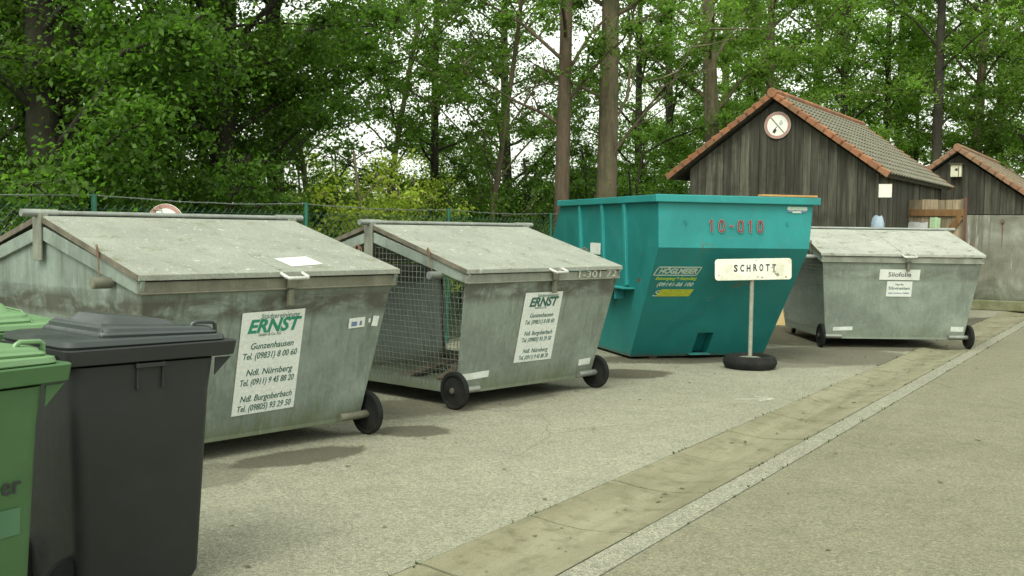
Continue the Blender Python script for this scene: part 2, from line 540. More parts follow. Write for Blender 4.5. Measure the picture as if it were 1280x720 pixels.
def sheet(name, k0, k1, c0, c1, z, m, steps=1):
    mb = MB()
    mb.box(k0, k1, c0, c1, -.075, z)
    o = mb.build(name, m, rot=(0, 0, GA))
    return tag(o, kind='structure')
sheet('parking_lot', -8.35, -2.842, -8, 60, 0, M['lot'])
sheet('concrete_strip', -2.236, -2.084, -8, 60, .002, M['strip'])
sheet('lane', -2.078, 14, -8, 60, 0, M['lane'])
mb = MB()
c = -8.0
rng = random.Random(3)
while c < 24.2:
    L = 1.0
    prof = [(-2.835, .001), (-2.79, -.002), (-2.68, -.018), (-2.54, -.027), (-2.40, -.018), (-2.29, -.002), (-2.243, .001)]
    dz = rng.uniform(-.002, .002)
    vs = []
    for cc in (c+.009, c+L-.009):
        for k, z in prof: vs.append((k, cc, z+dz))
    n = len(prof); b0 = len(vs)
    for cc in (c+.009, c+L-.009):
        for k, z in prof: vs.append((k, cc, -.07))
    fs = [(i, i+1, i+1+n, i+n) for i in range(n-1)]
    for e in (0, n):
        for i in range(n-1): fs.append((i+e, i+1+e, i+1+e+b0, i+e+b0) if e else (i+1+e, i+e, i+e+b0, i+1+e+b0))
    mb.add(vs, fs)
    c += L
mb.box(-2.842, -2.236, -8, 24.3, -.078, -.045)
tag(mb.build('gutter', M['gutter'], rot=(0, 0, GA), smooth=False), kind='structure')

# chalked arrow on the lot
mb = MB()
for a, b in (((2.02, 9.93), (2.40, 9.98)), ((2.40, 9.98), (2.24, 10.12)), ((2.40, 9.98), (2.22, 9.86))):
    d = Vector((b[0]-a[0], b[1]-a[1], 0)); nrm = Vector((-d.y, d.x, 0)).normalized()*.012
    p = [Vector((*a, .0015))-nrm, Vector((*b, .0015))-nrm, Vector((*b, .0015))+nrm, Vector((*a, .0015))+nrm]
    mb.plate(p, .001)
tag(mb.build('chalk_arrow', M['chalk']), 'faint white arrow drawn on the grey asphalt in front of the teal skip', 'ground marking', kind='structure')

# loose grit and dead leaves lying on the lot
def litter():
    rg = np.random.default_rng(5)
    mb = MB()
    for i in range(700):
        k = rg.uniform(-8, 1.5); cc = rg.uniform(3.5, 22)
        p = kc(k, cc)
        s_ = rg.uniform(.003, .009) * (1.6 if rg.random() < .1 else 1)
        a = rg.uniform(0, 6.28)
        z0 = .002 if not (-2.84 < k < -2.24) else -.02
        vs = []
        for q in range(5):
            aa = a+q*1.2566
            vs.append((p.x+math.cos(aa)*s_*rg.uniform(.7, 1.3), p.y+math.sin(aa)*s_*rg.uniform(.7, 1.3), z0))
        vs.append((p.x, p.y, z0+s_*.9))
        mb.add(vs, [(0,1,5),(1,2,5),(2,3,5),(3,4,5),(4,0,5)])
    return mb
M['grit'] = mat('loose_grit', (.20, .18, .12), .5, 3, .9, 0, 0)
tag(litter().build('grit', M['grit']), 'loose grit and crumbs scattered over the asphalt', kind='stuff')

def fallen():
    rg = np.random.default_rng(15); mb = MB()
    for i in range(420):
        k = rg.choice([rg.uniform(-8.2, -2.9), rg.uniform(-2.8, -2.3), rg.uniform(-2, 2.5)], p=[.45, .3, .25]); cc = rg.uniform(3, 24)
        p = kc(k, cc, .004 if not (-2.84 < k < -2.24) else -.018)
        L = rg.uniform(.012, .032); a = rg.uniform(0, 6.28); u = Vector((math.cos(a), math.sin(a), 0)); w_ = Vector((-u.y, u.x, 0))
        mb.add([p-u*L, p+w_*L*.45+Vector((0, 0, L*.3)), p+u*L+Vector((0, 0, L*.15)), p-w_*L*.45+Vector((0, 0, L*.1))], [(0, 3, 2, 1)])
    return mb
M['dead_leaf'] = mat('dry_leaf_litter', (.13, .10, .045), .6, .9, .9, 0, 0)
tag(fallen().build('fallen_leaves', M['dead_leaf']), 'dry leaves and bud scales scattered over the asphalt and gutter', kind='stuff')

def weeds():
    rg = np.random.default_rng(44); mb = MB()
    for i in range(260):
        edge = rg.choice([-2.838, -2.238, -2.08]); cc = rg.uniform(3.5, 23)
        if rg.random() < .6: cc = round(cc)+rg.normal()*.05
        p = kc(edge+rg.normal()*.006, cc, 0)
        for b in range(rg.integers(2, 6)):
            a = rg.uniform(0, 6.28); L = rg.uniform(.008, .028); u = Vector((math.cos(a), math.sin(a), 0)); w_ = Vector((-u.y, u.x, 0))*L*.2
            mb.add([p-w_, p+w_, p+u*L*.6+Vector((0, 0, L*.8))], [(0, 1, 2)])
    return mb
M['weed'] = mat('small_weeds', (.07, .10, .025), .4, 3, .9, 0, 0)
tag(weeds().build('weeds', M['weed']), 'tiny moss and weeds growing in the joints of the gutter', kind='stuff')

# ------------------------------------------------------------------ galvanised containers
HL, LIP, HR, DD, SL, TP, HB, WE, WY, WR = 1.204, .115, 1.551, 1.207, .224, .166, .118, .129, .212, .158
def container(x, y, th, W, dz, dw, zm, lidm, trim, mesh_sides, posters, name='waste_container', lipdark=None):
    root = empty(name, (x, y, 0), th)
    h = W/2; hl = HL+dz; hr = HR+dz*.5; zt = hl-LIP; wr = WR
    xb = h-.045                                  # half width of body at top
    xf = h-TP                                    # at foot
    def fx(z): return xf + (xb-xf)*min(1, (z-HB)/(zt-HB))
    def fy(z): return SL + (.02-SL)*(z-HB)/(zt-HB)
    # front and back panels
    for s in (0, 1):
        Y = (lambda q: q) if s == 0 else (lambda q: 2*DD-q)
        p = [(-xf, Y(SL), HB), (xf, Y(SL), HB), (xb, Y(.02), zt+.03), (-xb, Y(.02), zt+.03)]
        if s: p = p[::-1]
        mb = MB().plate(p, .006)
        # folded edge at the foot
        mb.bar((-xf, Y(SL+.012), HB+.015), (xf, Y(SL+.012), HB+.015), .035, .03)
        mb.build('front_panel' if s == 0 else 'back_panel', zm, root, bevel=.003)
    # floor
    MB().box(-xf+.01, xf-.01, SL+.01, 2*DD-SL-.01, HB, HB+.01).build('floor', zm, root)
    # corner angles on the sides
    for sx in (-1, 1):
        mb = MB()
        ap = (sx*xb, DD, hr-.11)
        th_ = .006
        o_ = sx*.004
        if not mesh_sides:
            pl = [(sx*xf, SL, HB), (sx*xf, 2*DD-SL, HB), (sx*xb, 2*DD-.03, zt), ap, (sx*xb, .03, zt)]
            p1 = [(sx*xf, SL, HB), (sx*xf, 2*DD-SL, HB), (sx*xb, 2*DD-.03, zt), (sx*xb, .03, zt)]
            p2 = [(sx*xb, .03, zt), (sx*xb, 2*DD-.03, zt), ap]
            if sx < 0: p1 = p1[::-1]; p2 = p2[::-1]
            mb.plate(p1, .005); mb.plate(p2, .005)
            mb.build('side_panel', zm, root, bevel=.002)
        else:
            # wire grid
            g0 = .048
            n = int((hr-.1-HB)/g0)
            for i in range(1, n):
                z = HB+.05+i*g0
                if z < zt: y0 = fy(z); 
                else: y0 = .02+(z-zt)/(ap[2]-zt)*(DD-.02)
                if y0 > DD-.02: break
                mb.bar((sx*fx(z), y0, z), (sx*fx(z), 2*DD-y0, z), .0030, .0030)
            nn = int((2*DD-.1)/g0)
            for i in range(1, nn):
                yy = .05+i*g0
                yl = min(yy, 2*DD-yy)
                ztop = zt+(ap[2]-zt)*(yl/DD)
                z0 = HB if yl > SL else HB+(SL-yl)/(SL-.02)*(zt-HB)
                if z0 > ztop: continue
                zk = min(zt, ztop)
                mb.bar((sx*(fx(z0)+.003), yy, z0), (sx*(fx(zk)+.003), yy, zk), .0030, .0030, up=(0,1,0))
                if ztop > zt: mb.bar((sx*(xb+.003), yy, zt), (sx*(xb+.003), yy, ztop), .0030, .0030, up=(0,1,0))
            mb.build('wire_grid', M['grid_wire'], root)
            fr = MB()
            for Y in (lambda q: q, lambda q: 2*DD-q):
                fr.bar((sx*xf, Y(SL+.02), HB), (sx*xb, Y(.04), zt), .035, .012, up=(1,0,0))
            fr.bar((sx*(xf+.002), SL, HB+.045), (sx*(xf+.002), 2*DD-SL, HB+.045), .012, .09)
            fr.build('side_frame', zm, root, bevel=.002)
        # sloping beams under the lids and king post
        bm = MB()
        for Y in (lambda q: q, lambda q: 2*DD-q):
            bm.bar((sx*(xb+.012), Y(.0), zt+.035), (sx*(xb+.012), Y(DD), hr-.115), .03, .085)
        bm.build('gable_beam', zm, root, bevel=.004)
        MB().box(min(sx*(xb+.03), sx*(xb+.045)), max(sx*(xb+.03), sx*(xb+.045)), DD-.055, DD+.055, hr-.30, hr+.01).box(
            min(sx*(xb-.02), sx*(xb+.03)), max(sx*(xb-.02), sx*(xb+.03)), DD-.03, DD+.03, hr-.13, hr-.0).build('hinge_plate', M['trim_b'], root, bevel=.004)
        # torsion stub sticking out near the lip
        q = MB().tube([(sx*(xb+.02), .33, zt+.055), (sx*(xb+.14), .33, zt+.055)], .034, 14)
        q.tube([(sx*(xb+.10), .33, zt+.055), (sx*(xb+.145), .33, zt+.055)], .027, 14)
        q.build('stub_pipe', M['trim'] if not mesh_sides else M['pipe'], root, smooth=True)
        # lid lock: eye and rod down to the stub
        lk = MB().tube([(sx*(h+.004), .43, hl+.09), (sx*(h+.008), .43, hl+.145), (sx*(h+.004), .445, hl+.160), (sx*(h-.006), .46, hl+.150), (sx*(h-.010), .46, hl+.12)], .007, 8)
        lk.tube([(sx*(h+.012), .42, hl+.15), (sx*(h+.02), .39, hl+.02), (sx*(h+.04), .34, zt+.04)], .0045, 6)
        lk.build('lid_lock', M['rust'], root, smooth=True)
    # lids: sheet with folded skirt
    for s in (0, 1):
        Y = (lambda q: q) if s == 0 else (lambda q: 2*DD-q)
        lid = MB()
        a = [(-h, Y(-.012), hl), (h, Y(-.012), hl), (h-.015, Y(DD-.03), hr-.012), (-h+.015, Y(DD-.03), hr-.012)]
        if s: a = a[::-1]
        lid.plate(a, .008)
        # skirt, lip and a shallow swage down the middle of the sheet
        lid.bar((-h, Y(-.010), hl-.018), (h, Y(-.010), hl-.018), .012, .034)
        dn = Vector((0, -(hr-hl), DD)).normalized()*.004
        o = lid.build('lid', lidm, root, bevel=.003)
        for sx in (-1, 1):
            MB().bar((sx*(h-.003), Y(-.01), hl-.020), (sx*(h-.017), Y(DD-.03), hr-.032), .012, .038).build('lid_edge', M['edge'], o, bevel=.002)
        sw = MB()
        for xx in (-.0,):
            sw.bar((xx, Y(.02), hl+.012), (xx, Y(DD-.06), hr-.022), .02, .006)
        sw.build('seam', lidm, o, bevel=.002)
        lp = MB()
        lp.box(-h+.012, h-.012, min(Y(.004), Y(.03)), max(Y(.004), Y(.03)), zt-.0, hl-.042)
        lp.box(-h+.02, h-.02, min(Y(-.004), Y(.006)), max(Y(-.004), Y(.006)), zt-.004, zt+.008)
        lp.build('lip_rail', trim, root, bevel=.006)
    # front loop handle with bracket
    hd = MB()
    cx = .068
    pts = [(cx-.085, -.01, hl-.012), (cx-.085, -.075, hl-.035), (cx-.075, -.085, hl-.04), (cx+.075, -.085, hl-.04), (cx+.085, -.075, hl-.035), (cx+.085, -.01, hl-.012)]
    hd.tube(pts, .0125, 10)
    hd.build('handle', M['bright'], root, smooth=True)
    MB().box(cx-.035, cx+.035, -.028, -.003, hl-.11, hl-.045).box(cx-.018, cx+.018, -.02, .02, zt-.11, zt+.0).build('catch', M['trim'], root, bevel=.006)
    # ridge pipe with sleeves
    rp = MB().tube([(-h+.0, DD, hr+.006), (h-.0, DD, hr+.006)], .018, 14)
    rp.tube([(-h-.10, DD, hr+.006), (-h+.14, DD, hr+.006)], .025, 14)
    rp.tube([(h-.16, DD, hr+.006), (h+.09, DD, hr+.006)], .025, 14)
    rp.build('ridge_pipe', M['pipe'], root, smooth=True)
    # wheels
    def wheel(cx_, cy_, sgn):
        w_ = MB().lathe([(wr-.035, -.021), (wr-.012, -.023), (wr, -.012), (wr, .012), (wr-.012, .023), (wr-.035, .021)], (0, 0, 0), 'X', 36, closed=True)
        w_ = w_.build('wheel', M['rubber'], root, smooth=True, loc=(cx_, cy_, wr))
        MB().lathe([(.02, -.028), (.03, -.026), (.05, -.012), (wr-.034, -.011), (wr-.034, .011), (.05, .012), (.03, .026), (.02, .028)], (0, 0, 0), 'X', 28).build('hub_disc', M['rubber'], w_, smooth=True)
        MB().lathe([(.016, -.04), (.024, -.036), (.024, .036), (.016, .04)], (0, 0, 0), 'X', 14).build('hub', M['hub'], w_, smooth=True)
    for sx in (-1, 1):
        wheel(sx*(h-TP+WE-.06), WY, sx)
        MB().tube([(sx*(xf-.20), SL-.025, WR-.005), (sx*(xf+.06), SL-.025, WR-.005)], .028, 12).build('axle_tube', M['trim'] if not mesh_sides else M['pipe'], root, smooth=True)
    # rear swivel castors
    for sx in (-1, 1):
        cx_, cy_ = sx*(xf-.13), 2*DD-.22
        MB().box(cx_-.05, cx_+.05, cy_-.05, cy_+.05, HB-.008, HB+.0).bar((cx_-.03, cy_, HB-.004), (cx_-.03, cy_+.03, .05), .05, .006, up=(1,0,0)).bar((cx_+.03, cy_, HB-.004), (cx_+.03, cy_+.03, .05), .05, .006, up=(1,0,0)).build('castor_fork', M['bright'], root)
        MB().lathe([(.02, -.02), (.05, -.022), (.058, -.01), (.058, .01), (.05, .022), (.02, .02)], (cx_, cy_+.03, .058), 'X', 24).build('castor_wheel', M['rubber'], root, smooth=True)
    # matrix on the front panel: local (u, v) with v measured as height z
    ca = math.atan2(SL-.02, zt-HB)
    def fm(u, z, roll=0, off=.001):
        nrm = Vector((0, -math.cos(ca), -math.sin(ca)))
        p = Vector((u, fy(z), z)) + nrm*off
        return Matrix.Translation(p) @ Matrix.Rotation(math.pi/2-0+0, 4, 'X') @ Matrix.Rotation(ca, 4, 'X') @ Matrix.Rotation(roll, 4, 'Z')
    root_fm = fm
    for fn in posters: fn(root, fm, hl)
    return root

def sheet_on(root, mt, w_, h_, m, name='poster', th=.0012, skew=0, notch=False):
    """thin rectangle in the plane of mt"""
    pts = [(-w_/2-skew, -h_/2), (w_/2-skew, -h_/2), (w_/2+skew, h_/2), (-w_/2+skew, h_/2)]
    mb = MB().plate([mt @ Vector((a, b, .002)) for a, b in pts], .0018)
    return mb.build(name, m, root)

def ernst(lines, u, z, w_, h_, roll, skew=0, green=True):
    def f(root, fm, hl):
        mt = fm(u, z, roll)
        p = sheet_on(root, mt, w_, h_, M['paper'], skew=skew)
        s = h_/.67
        def at(x, y): return mt @ Matrix.Translation((x+skew*y/(h_/2), y, .003))
        def line(*a, **k):
            mb = MB(); text_mb(mb, *a, **k); mb.build('lettering', M['ink_dark'], p)
        line('Städtereinigung', .045*s, at(.10*w_, .302*s), width=.30*s, shear=.15)
        line('GmbH & Co. KG', .028*s, at(-.02, .185*s), width=.17*s, shear=.1)
        y0 = .112*s
        for i, (a, b) in enumerate(lines):
            line(a, .058*s, at(.01, y0), width=min(.40, .0275*len(a))*s, shear=.2, offset=.0006)
            line(b, .058*s, at(.0, y0-.064*s), width=.415*s, shear=.2, offset=.0006)
            y0 -= .172*s
        mb = MB()
        text_mb(mb, 'ERNST', .118*s, at(-.0, .238*s), width=.41*s, shear=.25, offset=.0045)
        mb.build('lettering', M['ink_green'] if green else M['ink_dark'], p)
        for yy in (.152, -.010, -.182):
            hl_ = MB()
            hl_.box(-w_*.44, w_*.44, yy*s-.0008, yy*s+.0008, .0025, .0032, mt)
            hl_.build('rule', M['paper_old'], p)
    return f
def label_on(u, z, w_, h_, roll=0, m='paper', marks=(), name='sticker'):
    def f(root, fm, hl):
        mt = fm(u, z, roll)
        p = sheet_on(root, mt, w_, h_, M[m], name)
        for body, size, dx, dy, wd, mm in marks:
            mb = MB(); text_mb(mb, body, size, mt @ Matrix.Translation((dx, dy, .003)), width=wd, offset=.0006)
            mb.build('lettering', M[mm], p)
    return f
def lid_paper(root, fm, hl):
    a = math.atan2(HR-HL, DD)
    mt = Matrix.Translation((.28, .18, hl+.18*math.tan(a)+.004)) @ Matrix.Rotation(a, 4, 'X') @ Matrix.Rotation(.12, 4, 'Z')
    sheet_on(root, mt, .29, .17, M['paper_old'], 'paper_sheet')
def blue_print(root, fm, hl):
    mt = fm(.70, .832, .05, .004)
    MB().box(-.05, .0, -.022, .01, 0, .001, mt).box(.025, .045, -.02, .01, 0, .001, mt).build('lettering', M['ink_blue'], root)

P1 = [('Gunzenhausen', 'Tel. (09831) 8 00 60'), ('Ndl. Nürnberg', 'Tel. (0911) 9 45 88 20'), ('Ndl. Burgoberbach', 'Tel. (09805) 93 29 50')]
P2 = [P1[0], P1[2], P1[1]]
GR = 'galvanised waste containers in a row along the lot'
c1 = container(-1.48, 7.137, .859, 2.05, 0, 0, M['zinc_a'], M['lid_a'], M['trim'], False,
    [ernst(P1, -.012, .612, .495, .69, .02, 0), label_on(.70, .832, .145, .072, .04), label_on(.815, .842, .018, .03), label_on(.872, .835, .055, .075, -.1, 'paper_old'), blue_print, lid_paper])
tag(c1, 'nearest galvanised waste container with solid stained sides and a green ERNST poster on its front', 'waste container', GR)
def chalk_lip(root, fm, hl):
    mb = MB()
    mt = Matrix.Translation((.66, -.0065, hl-.072)) @ Matrix.Rotation(math.pi/2, 4, 'X')
    text_mb(mb, '1-301 72', .085, mt, width=.56, shear=.1)
    mb.build('chalk_lettering', M['chalk'], root)
c2 = container(.328, 9.679, .836, 2.08, -.035, 0, M['zinc_b'], M['lid_b'], M['trim_b'], True,
    [ernst(P2, -.014, .645, .50, .63, .0, 0, False), label_on(-.73, .265, .34, .058, .03, 'paper_old'), label_on(.745, .268, .17, .06, .03, 'paper_old'), chalk_lip])
tag(c2, 'galvanised waste container with wire mesh sides and the ERNST poster, second in the row', 'waste container', GR)
c3 = container(5.072, 14.422, .023, 2.16, .045, 0, M['zinc_c'], M['lid_c'], M['trim_b'], True,
    [label_on(-.02, .978, .53, .14, 0, 'paper', [('Silofolie', .085, 0, 0, .30, 'ink_black')]),
     label_on(-.008, .79, .335, .205, 0, 'paper', [('Nur für', .035, 0, .06, .11, 'ink_dark'), ('Silomatten', .055, 0, .01, .28, 'ink_dark'), ('keine anderen Abfälle', .026, 0, -.055, .27, 'ink_blue')], 'notice'),
     label_on(-.70, .252, .26, .05, .04, 'paper_old'), label_on(.82, .262, .17, .065, 0, 'paper_old')])
tag(c3, 'pale galvanised container with crusted lid and Silofolie sign, right of the teal skip', 'waste container', GR)

# planks lying in the mesh container
M['oldwood'] = mat('scrap_wood', (.10, .08, .055), .35, 5, .8, 0, .2)
mtc = Matrix.Translation((.328, 9.679, 0)) @ Matrix.Rotation(.836, 4, 'Z')
for i, (a, b, wd) in enumerate((((-.55, .75, .16), (.5, .9, .55), .14), ((-.6, 1.2, .15), (.45, 1.5, .22), .12))):
    o = MB().bar(mtc @ Vector(a), mtc @ Vector(b), wd, .025).build('wooden_board', M['oldwood'], bevel=.003)
    tag(o, ['weathered board propped up inside the mesh sided container', 'weathered board lying flat on the floor of the mesh sided container'][i], 'board')

# ------------------------------------------------------------------ teal skip
def skip():
    Wt, Wb, h, zk, s, L = 1.884, 1.726, 1.896, 1.322, .911, 3.291
    root = empty('skip', (2.47, 12.27, 0), .28)
    tag(root, 'teal steel skip with sloping front numbered 10-010', 'skip')
    def hw(z): return Wb/2 + (Wt-Wb)/2*z/h
    z0 = .03
    zk2 = 1.38
    # side outline (y, z)
    out = [(s, z0), (L-.55, z0), (L+.42, zk2), (L+.0, h-.02), (0.0, h-.02), (.023, zk)]
    for sx in (-1, 1):
        p = [(sx*hw(z), y, z) for y, z in out]
        # the side is ruled from foot to rim: slightly tapered
        if sx < 0: p = p[::-1]
        MB().plate(p, .006).build('side_wall', M['teal'], root, bevel=.002)
    fr = MB()
    fr.plate([(-hw(zk), .023, zk), (hw(zk), .023, zk), (hw(h), 0, h-.02), (-hw(h), 0, h-.02)], .006)
    up = fr.build('front_upper_panel', M['teal_rim'], root, bevel=.002)
    # sloping lower panel with the pocket opening cut out
    def q(u, v):   # u across -1..1 metres, v 0..1 from foot to knee
        z = z0+(zk-z0)*v; y = s+(.023-s)*v
        return Vector((u, y, z))
    pv0, pv1, pu0, pu1 = .03, .225, -.095, .10
    lw = MB()
    lw.plate([q(-hw(z0), 0), q(pu0, 0), q(pu0, 1), q(-hw(zk), 1)], .006)
    lw.plate([q(pu1, 0), q(hw(z0), 0), q(hw(zk), 1), q(pu1, 1)], .006)
    lw.plate([q(pu0, pv1), q(pu1, pv1), q(pu1, 1), q(pu0, 1)], .006)
    lw.plate([q(pu0, 0), q(pu1, 0), q(pu1, pv0), q(pu0, pv0)], .006)
    low = lw.build('front_slope', M['teal'], root)
    pk = MB()
    a, b, c_, d = q(pu0, pv0), q(pu1, pv0), q(pu1, pv1), q(pu0, pv1)
    inn = Vector((0, .16, .0))
    pk.plate([a+inn, b+inn, c_+inn, d+inn], .004)
    pk.plate([a, a+inn, d+inn, d], .004); pk.plate([b, c_, c_+inn, b+inn], .004)
    pk.plate([d, d+inn, c_+inn, c_], .004)
    pk.build('hook_pocket', M['teal'], root)
    MB().bar(q(pu0-.05, .018)+Vector((0,-.03,0)), q(pu1+.03, .018)+Vector((0,-.03,0)), .07, .014).build('pocket_lip', M['teal_rim'], root, bevel=.003)
    # back panels and floor
    MB().plate([(-hw(zk2), L+.42, zk2), (-hw(h), L, h-.02), (hw(h), L, h-.02), (hw(zk2), L+.42, zk2)], .006).plate(
        [(-hw(z0), L-.55, z0), (-hw(zk2), L+.42, zk2), (hw(zk2), L+.42, zk2), (hw(z0), L-.55, z0)], .006).build('back_panel', M['teal'], root)
    MB().box(-hw(0)+.005, hw(0)-.005, s, L-.55, z0, z0+.012).build('floor', M['teal'], root)
    MB().box(-.6, -.5, s+.05, L-.6, 0, z0).box(.5, .6, s+.05, L-.6, 0, z0).build('skid', M['rust'], root)
    # rim: rectangular hollow section
    rm = MB()
    e = .03
    rr = hw(h)+.018
    rm.bar((-rr-e, -.022, h-.04), (rr+e+.02, -.022, h-.04), .058, .082)
    rm.bar((-rr-e, L+.01, h-.04), (rr+e, L+.01, h-.04), .058, .08)
    rm.bar((-rr, .008, h-.042), (-rr, L-.02, h-.042), .056, .078)
    rm.bar((rr, .008, h-.042), (rr, L-.02, h-.042), .056, .078)
    rm.build('rim', M['teal_rim'], root, bevel=.008)
    # upright ribs along the sides
    for sx in (-1, 1):
        for yy in (.95, 1.68, 2.5):
            x0 = sx*(hw(h)+.012); x1 = sx*(hw(.85)+.018)
            MB().bar((x0, yy, h-.08), (x1, yy-.02, .86), .07, .045, up=(1, 0, 0)).build('rib', M['teal_rim'], root, bevel=.01)
        # lifting lug: ledge with gusset
        xw = sx*hw(.8)
        lg = MB().box(min(xw, xw+sx*.16), max(xw, xw+sx*.16), .72, 1.55, .83, .845)
        lg.box(min(xw, xw+sx*.12), max(xw, xw+sx*.12), 1.05, 1.065, .70, .83)
        lg.build('lifting_ledge', M['teal_rim'], root, bevel=.003)
        MB().tube([(xw, 1.3, .72), (xw+sx*.13, 1.3, .72)], .045, 16).build('lifting_pin', M['teal'], root, smooth=True)
    # inspection plate on the left side
    xs_ = -hw(1.28)-.012
    pl = MB().box(xs_-.003, xs_, 1.78, 2.14, 1.20, 1.34).build('data_plate', M['paper_old'], root)
    # number on the upper band
    mt = Matrix.Translation((.0, -.0015, 1.565)) @ Matrix.Rotation(math.pi/2, 4, 'X')
    def zero(g_):
        # closed loop stroke: outer and inner rounded outline
        m_ = MB(); n = 28; o_ = []; i_ = []
        for k in range(n):
            a = 2*math.pi*k/n; cx, sx_ = math.cos(a), math.sin(a)
            e_ = lambda q, r_: math.copysign(abs(q)**.75, q)*r_
            o_.append((e_(cx, .037+g_), e_(sx_, .069+g_))); i_.append((e_(cx, .020-g_), e_(sx_, .051-g_)))
        return [[o_[k], o_[(k+1) % n], i_[(k+1) % n], i_[k]] for k in range(n)]
    def one(g_): return [[(-.009-g_, -.069-g_), (.009+g_, -.069-g_), (.009+g_, .069+g_), (-.009-g_, .069+g_)], [(-.03-g_, .028-g_), (-.009, .05-g_), (-.009, .07+g_), (-.03-g_, .045+g_)]]
    def dash(g_): return [[(-.02-g_, -.009-g_), (.02+g_, -.009-g_), (.02+g_, .009+g_), (-.02-g_, .009+g_)]]
    for sh, dx in ((one, -.305), (zero, -.185), (dash, -.07), (zero, .045), (one, .165), (zero, .285)):
        for g_, off, mm, nm in ((.004, .0, 'ink_pink', 'digit_outline'), (.0, .0015, 'ink_red', 'digit')):
            m_ = MB()
            for poly in sh(g_):
                vs = [mt @ Vector((x_+dx, y_, off+.001)) for x_, y_ in poly]
                m_.add(vs, [tuple(range(len(vs)))])
            m_.build(nm, M[mm], up)
    # maker sticker upper right corner
    mt = Matrix.Translation((.74, -.003, 1.765)) @ Matrix.Rotation(math.pi/2, 4, 'X')
    MB().box(-.125, .125, -.012, .028, 0, .001, mt).build('sticker', M['ink_white'], up)
    MB().box(-.12, .115, -.034, -.014, 0, .001, mt).build('sticker', M['ink_blue'], up)
    MB().box(-.06, .05, -.042, -.02, .001, .002, mt).build('sticker', M['ink_white'], up)
    # small bolts
    bo = MB()
    for x_ in (-.62, .62): bo.box(x_-.008, x_+.008, -.008, 0, 1.58, 1.62)
    bo.build('stud', M['teal'], up)
    # firm lettering painted on the slope, leaning with the edge of the panel
    v_of = lambda z: (z-z0)/(zk-z0)
    sl = math.atan2(s-.023, zk-z0)
    def fm(u, z, off=.002):
        p = q(u, v_of(z)) + Vector((0, -math.cos(sl), -math.sin(sl)))*off
        return Matrix.Translation(p) @ Matrix.Rotation(math.pi/2+sl, 4, 'X')
    wl = MB()
    m1 = fm(-.605, 1.06)
    def para(mb, mt, w_, h_, t_, sk):
        for (x0, x1, y0, y1) in ((-w_/2, w_/2, h_/2-t_, h_/2), (-w_/2, w_/2, -h_/2, -h_/2+t_), (-w_/2, -w_/2+t_, -h_/2, h_/2), (w_/2-t_, w_/2, -h_/2, h_/2)):
            mb.plate([mt @ Vector((a+b*sk, b, .001)) for a, b in ((x0, y0), (x1, y0), (x1, y1), (x0, y1))], .0008)
    para(wl, m1, .53, .125, .014, .35)
    text_mb(wl, 'HÖGLMEIER', .098, m1 @ Matrix.Translation((0, -.002, .0012)), width=.46, shear=.35, offset=.0035)
    text_mb(wl, '(09141-86 100', .072, fm(-.59, .905), width=.44, shear=.3, offset=.002)
    text_mb(wl, 'S', .12, fm(-.79, .80), width=.09, shear=.3)
    wl.build('lettering', M['ink_white'], low)
    g1 = MB(); text_mb(g1, 'Entsorgung & Recycling', .052, fm(-.60, .975), width=.50, shear=.3, offset=.003)
    g1.build('lettering', M['ink_lime'], low)
    mt = fm(-.555, .81)
    MB().plate([mt @ Vector((a+b*.35, b, .001)) for a, b in ((-.20, -.05), (.20, -.05), (.20, .05), (-.20, .05))], .0008).build('yellow_field', M['ink_yellow'], low)
    g2 = MB(); text_mb(g2, 'Container', .06, mt @ Matrix.Translation((.0, 0, .002)), width=.30, shear=.3)
    g2.build('lettering', M['ink_lime'], low)
    return root
skip()
M['orange_wood'] = mat('orange_board', (.42, .24, .09), .2, 6, .7, 0, .1)
mts = Matrix.Translation((2.47, 12.27, 0)) @ Matrix.Rotation(.28, 4, 'Z')
tag(MB().bar(mts @ Vector((.28, .015, 1.897+.014)), mts @ Vector((.965, .0, 1.897+.014)), .11, .022).build('wooden_board', M['orange_wood'], bevel=.003), 'orange brown board lying along the front rim of the teal skip', 'board')
# scrap heaped in the skip
M['scrap'] = mat('scrap_metal', (.16, .12, .08), .5, 8, .7, .4, .2)
sc = MB(); rg = random.Random(12)
for i in range(90):
    a = mts @ Vector((rg.uniform(-.7, .7), rg.uniform(.6, 2.9), rg.uniform(.9, 1.35)))
    d = Vector((rg.uniform(-1, 1), rg.uniform(-1, 1), rg.uniform(-.25, .25))).normalized()*rg.uniform(.15, .35)
    sc.bar(a-d, a+d, rg.uniform(.02, .2), rg.uniform(.01, .05), up=(rg.uniform(-1,1), rg.uniform(-1,1), 1))
sc.box(-.86, .86, .75, 2.9, .7, .95, mts)
tag(sc.build('scrap_heap', M['scrap']), 'heap of scrap metal lying in the teal skip', 'scrap', kind='stuff')

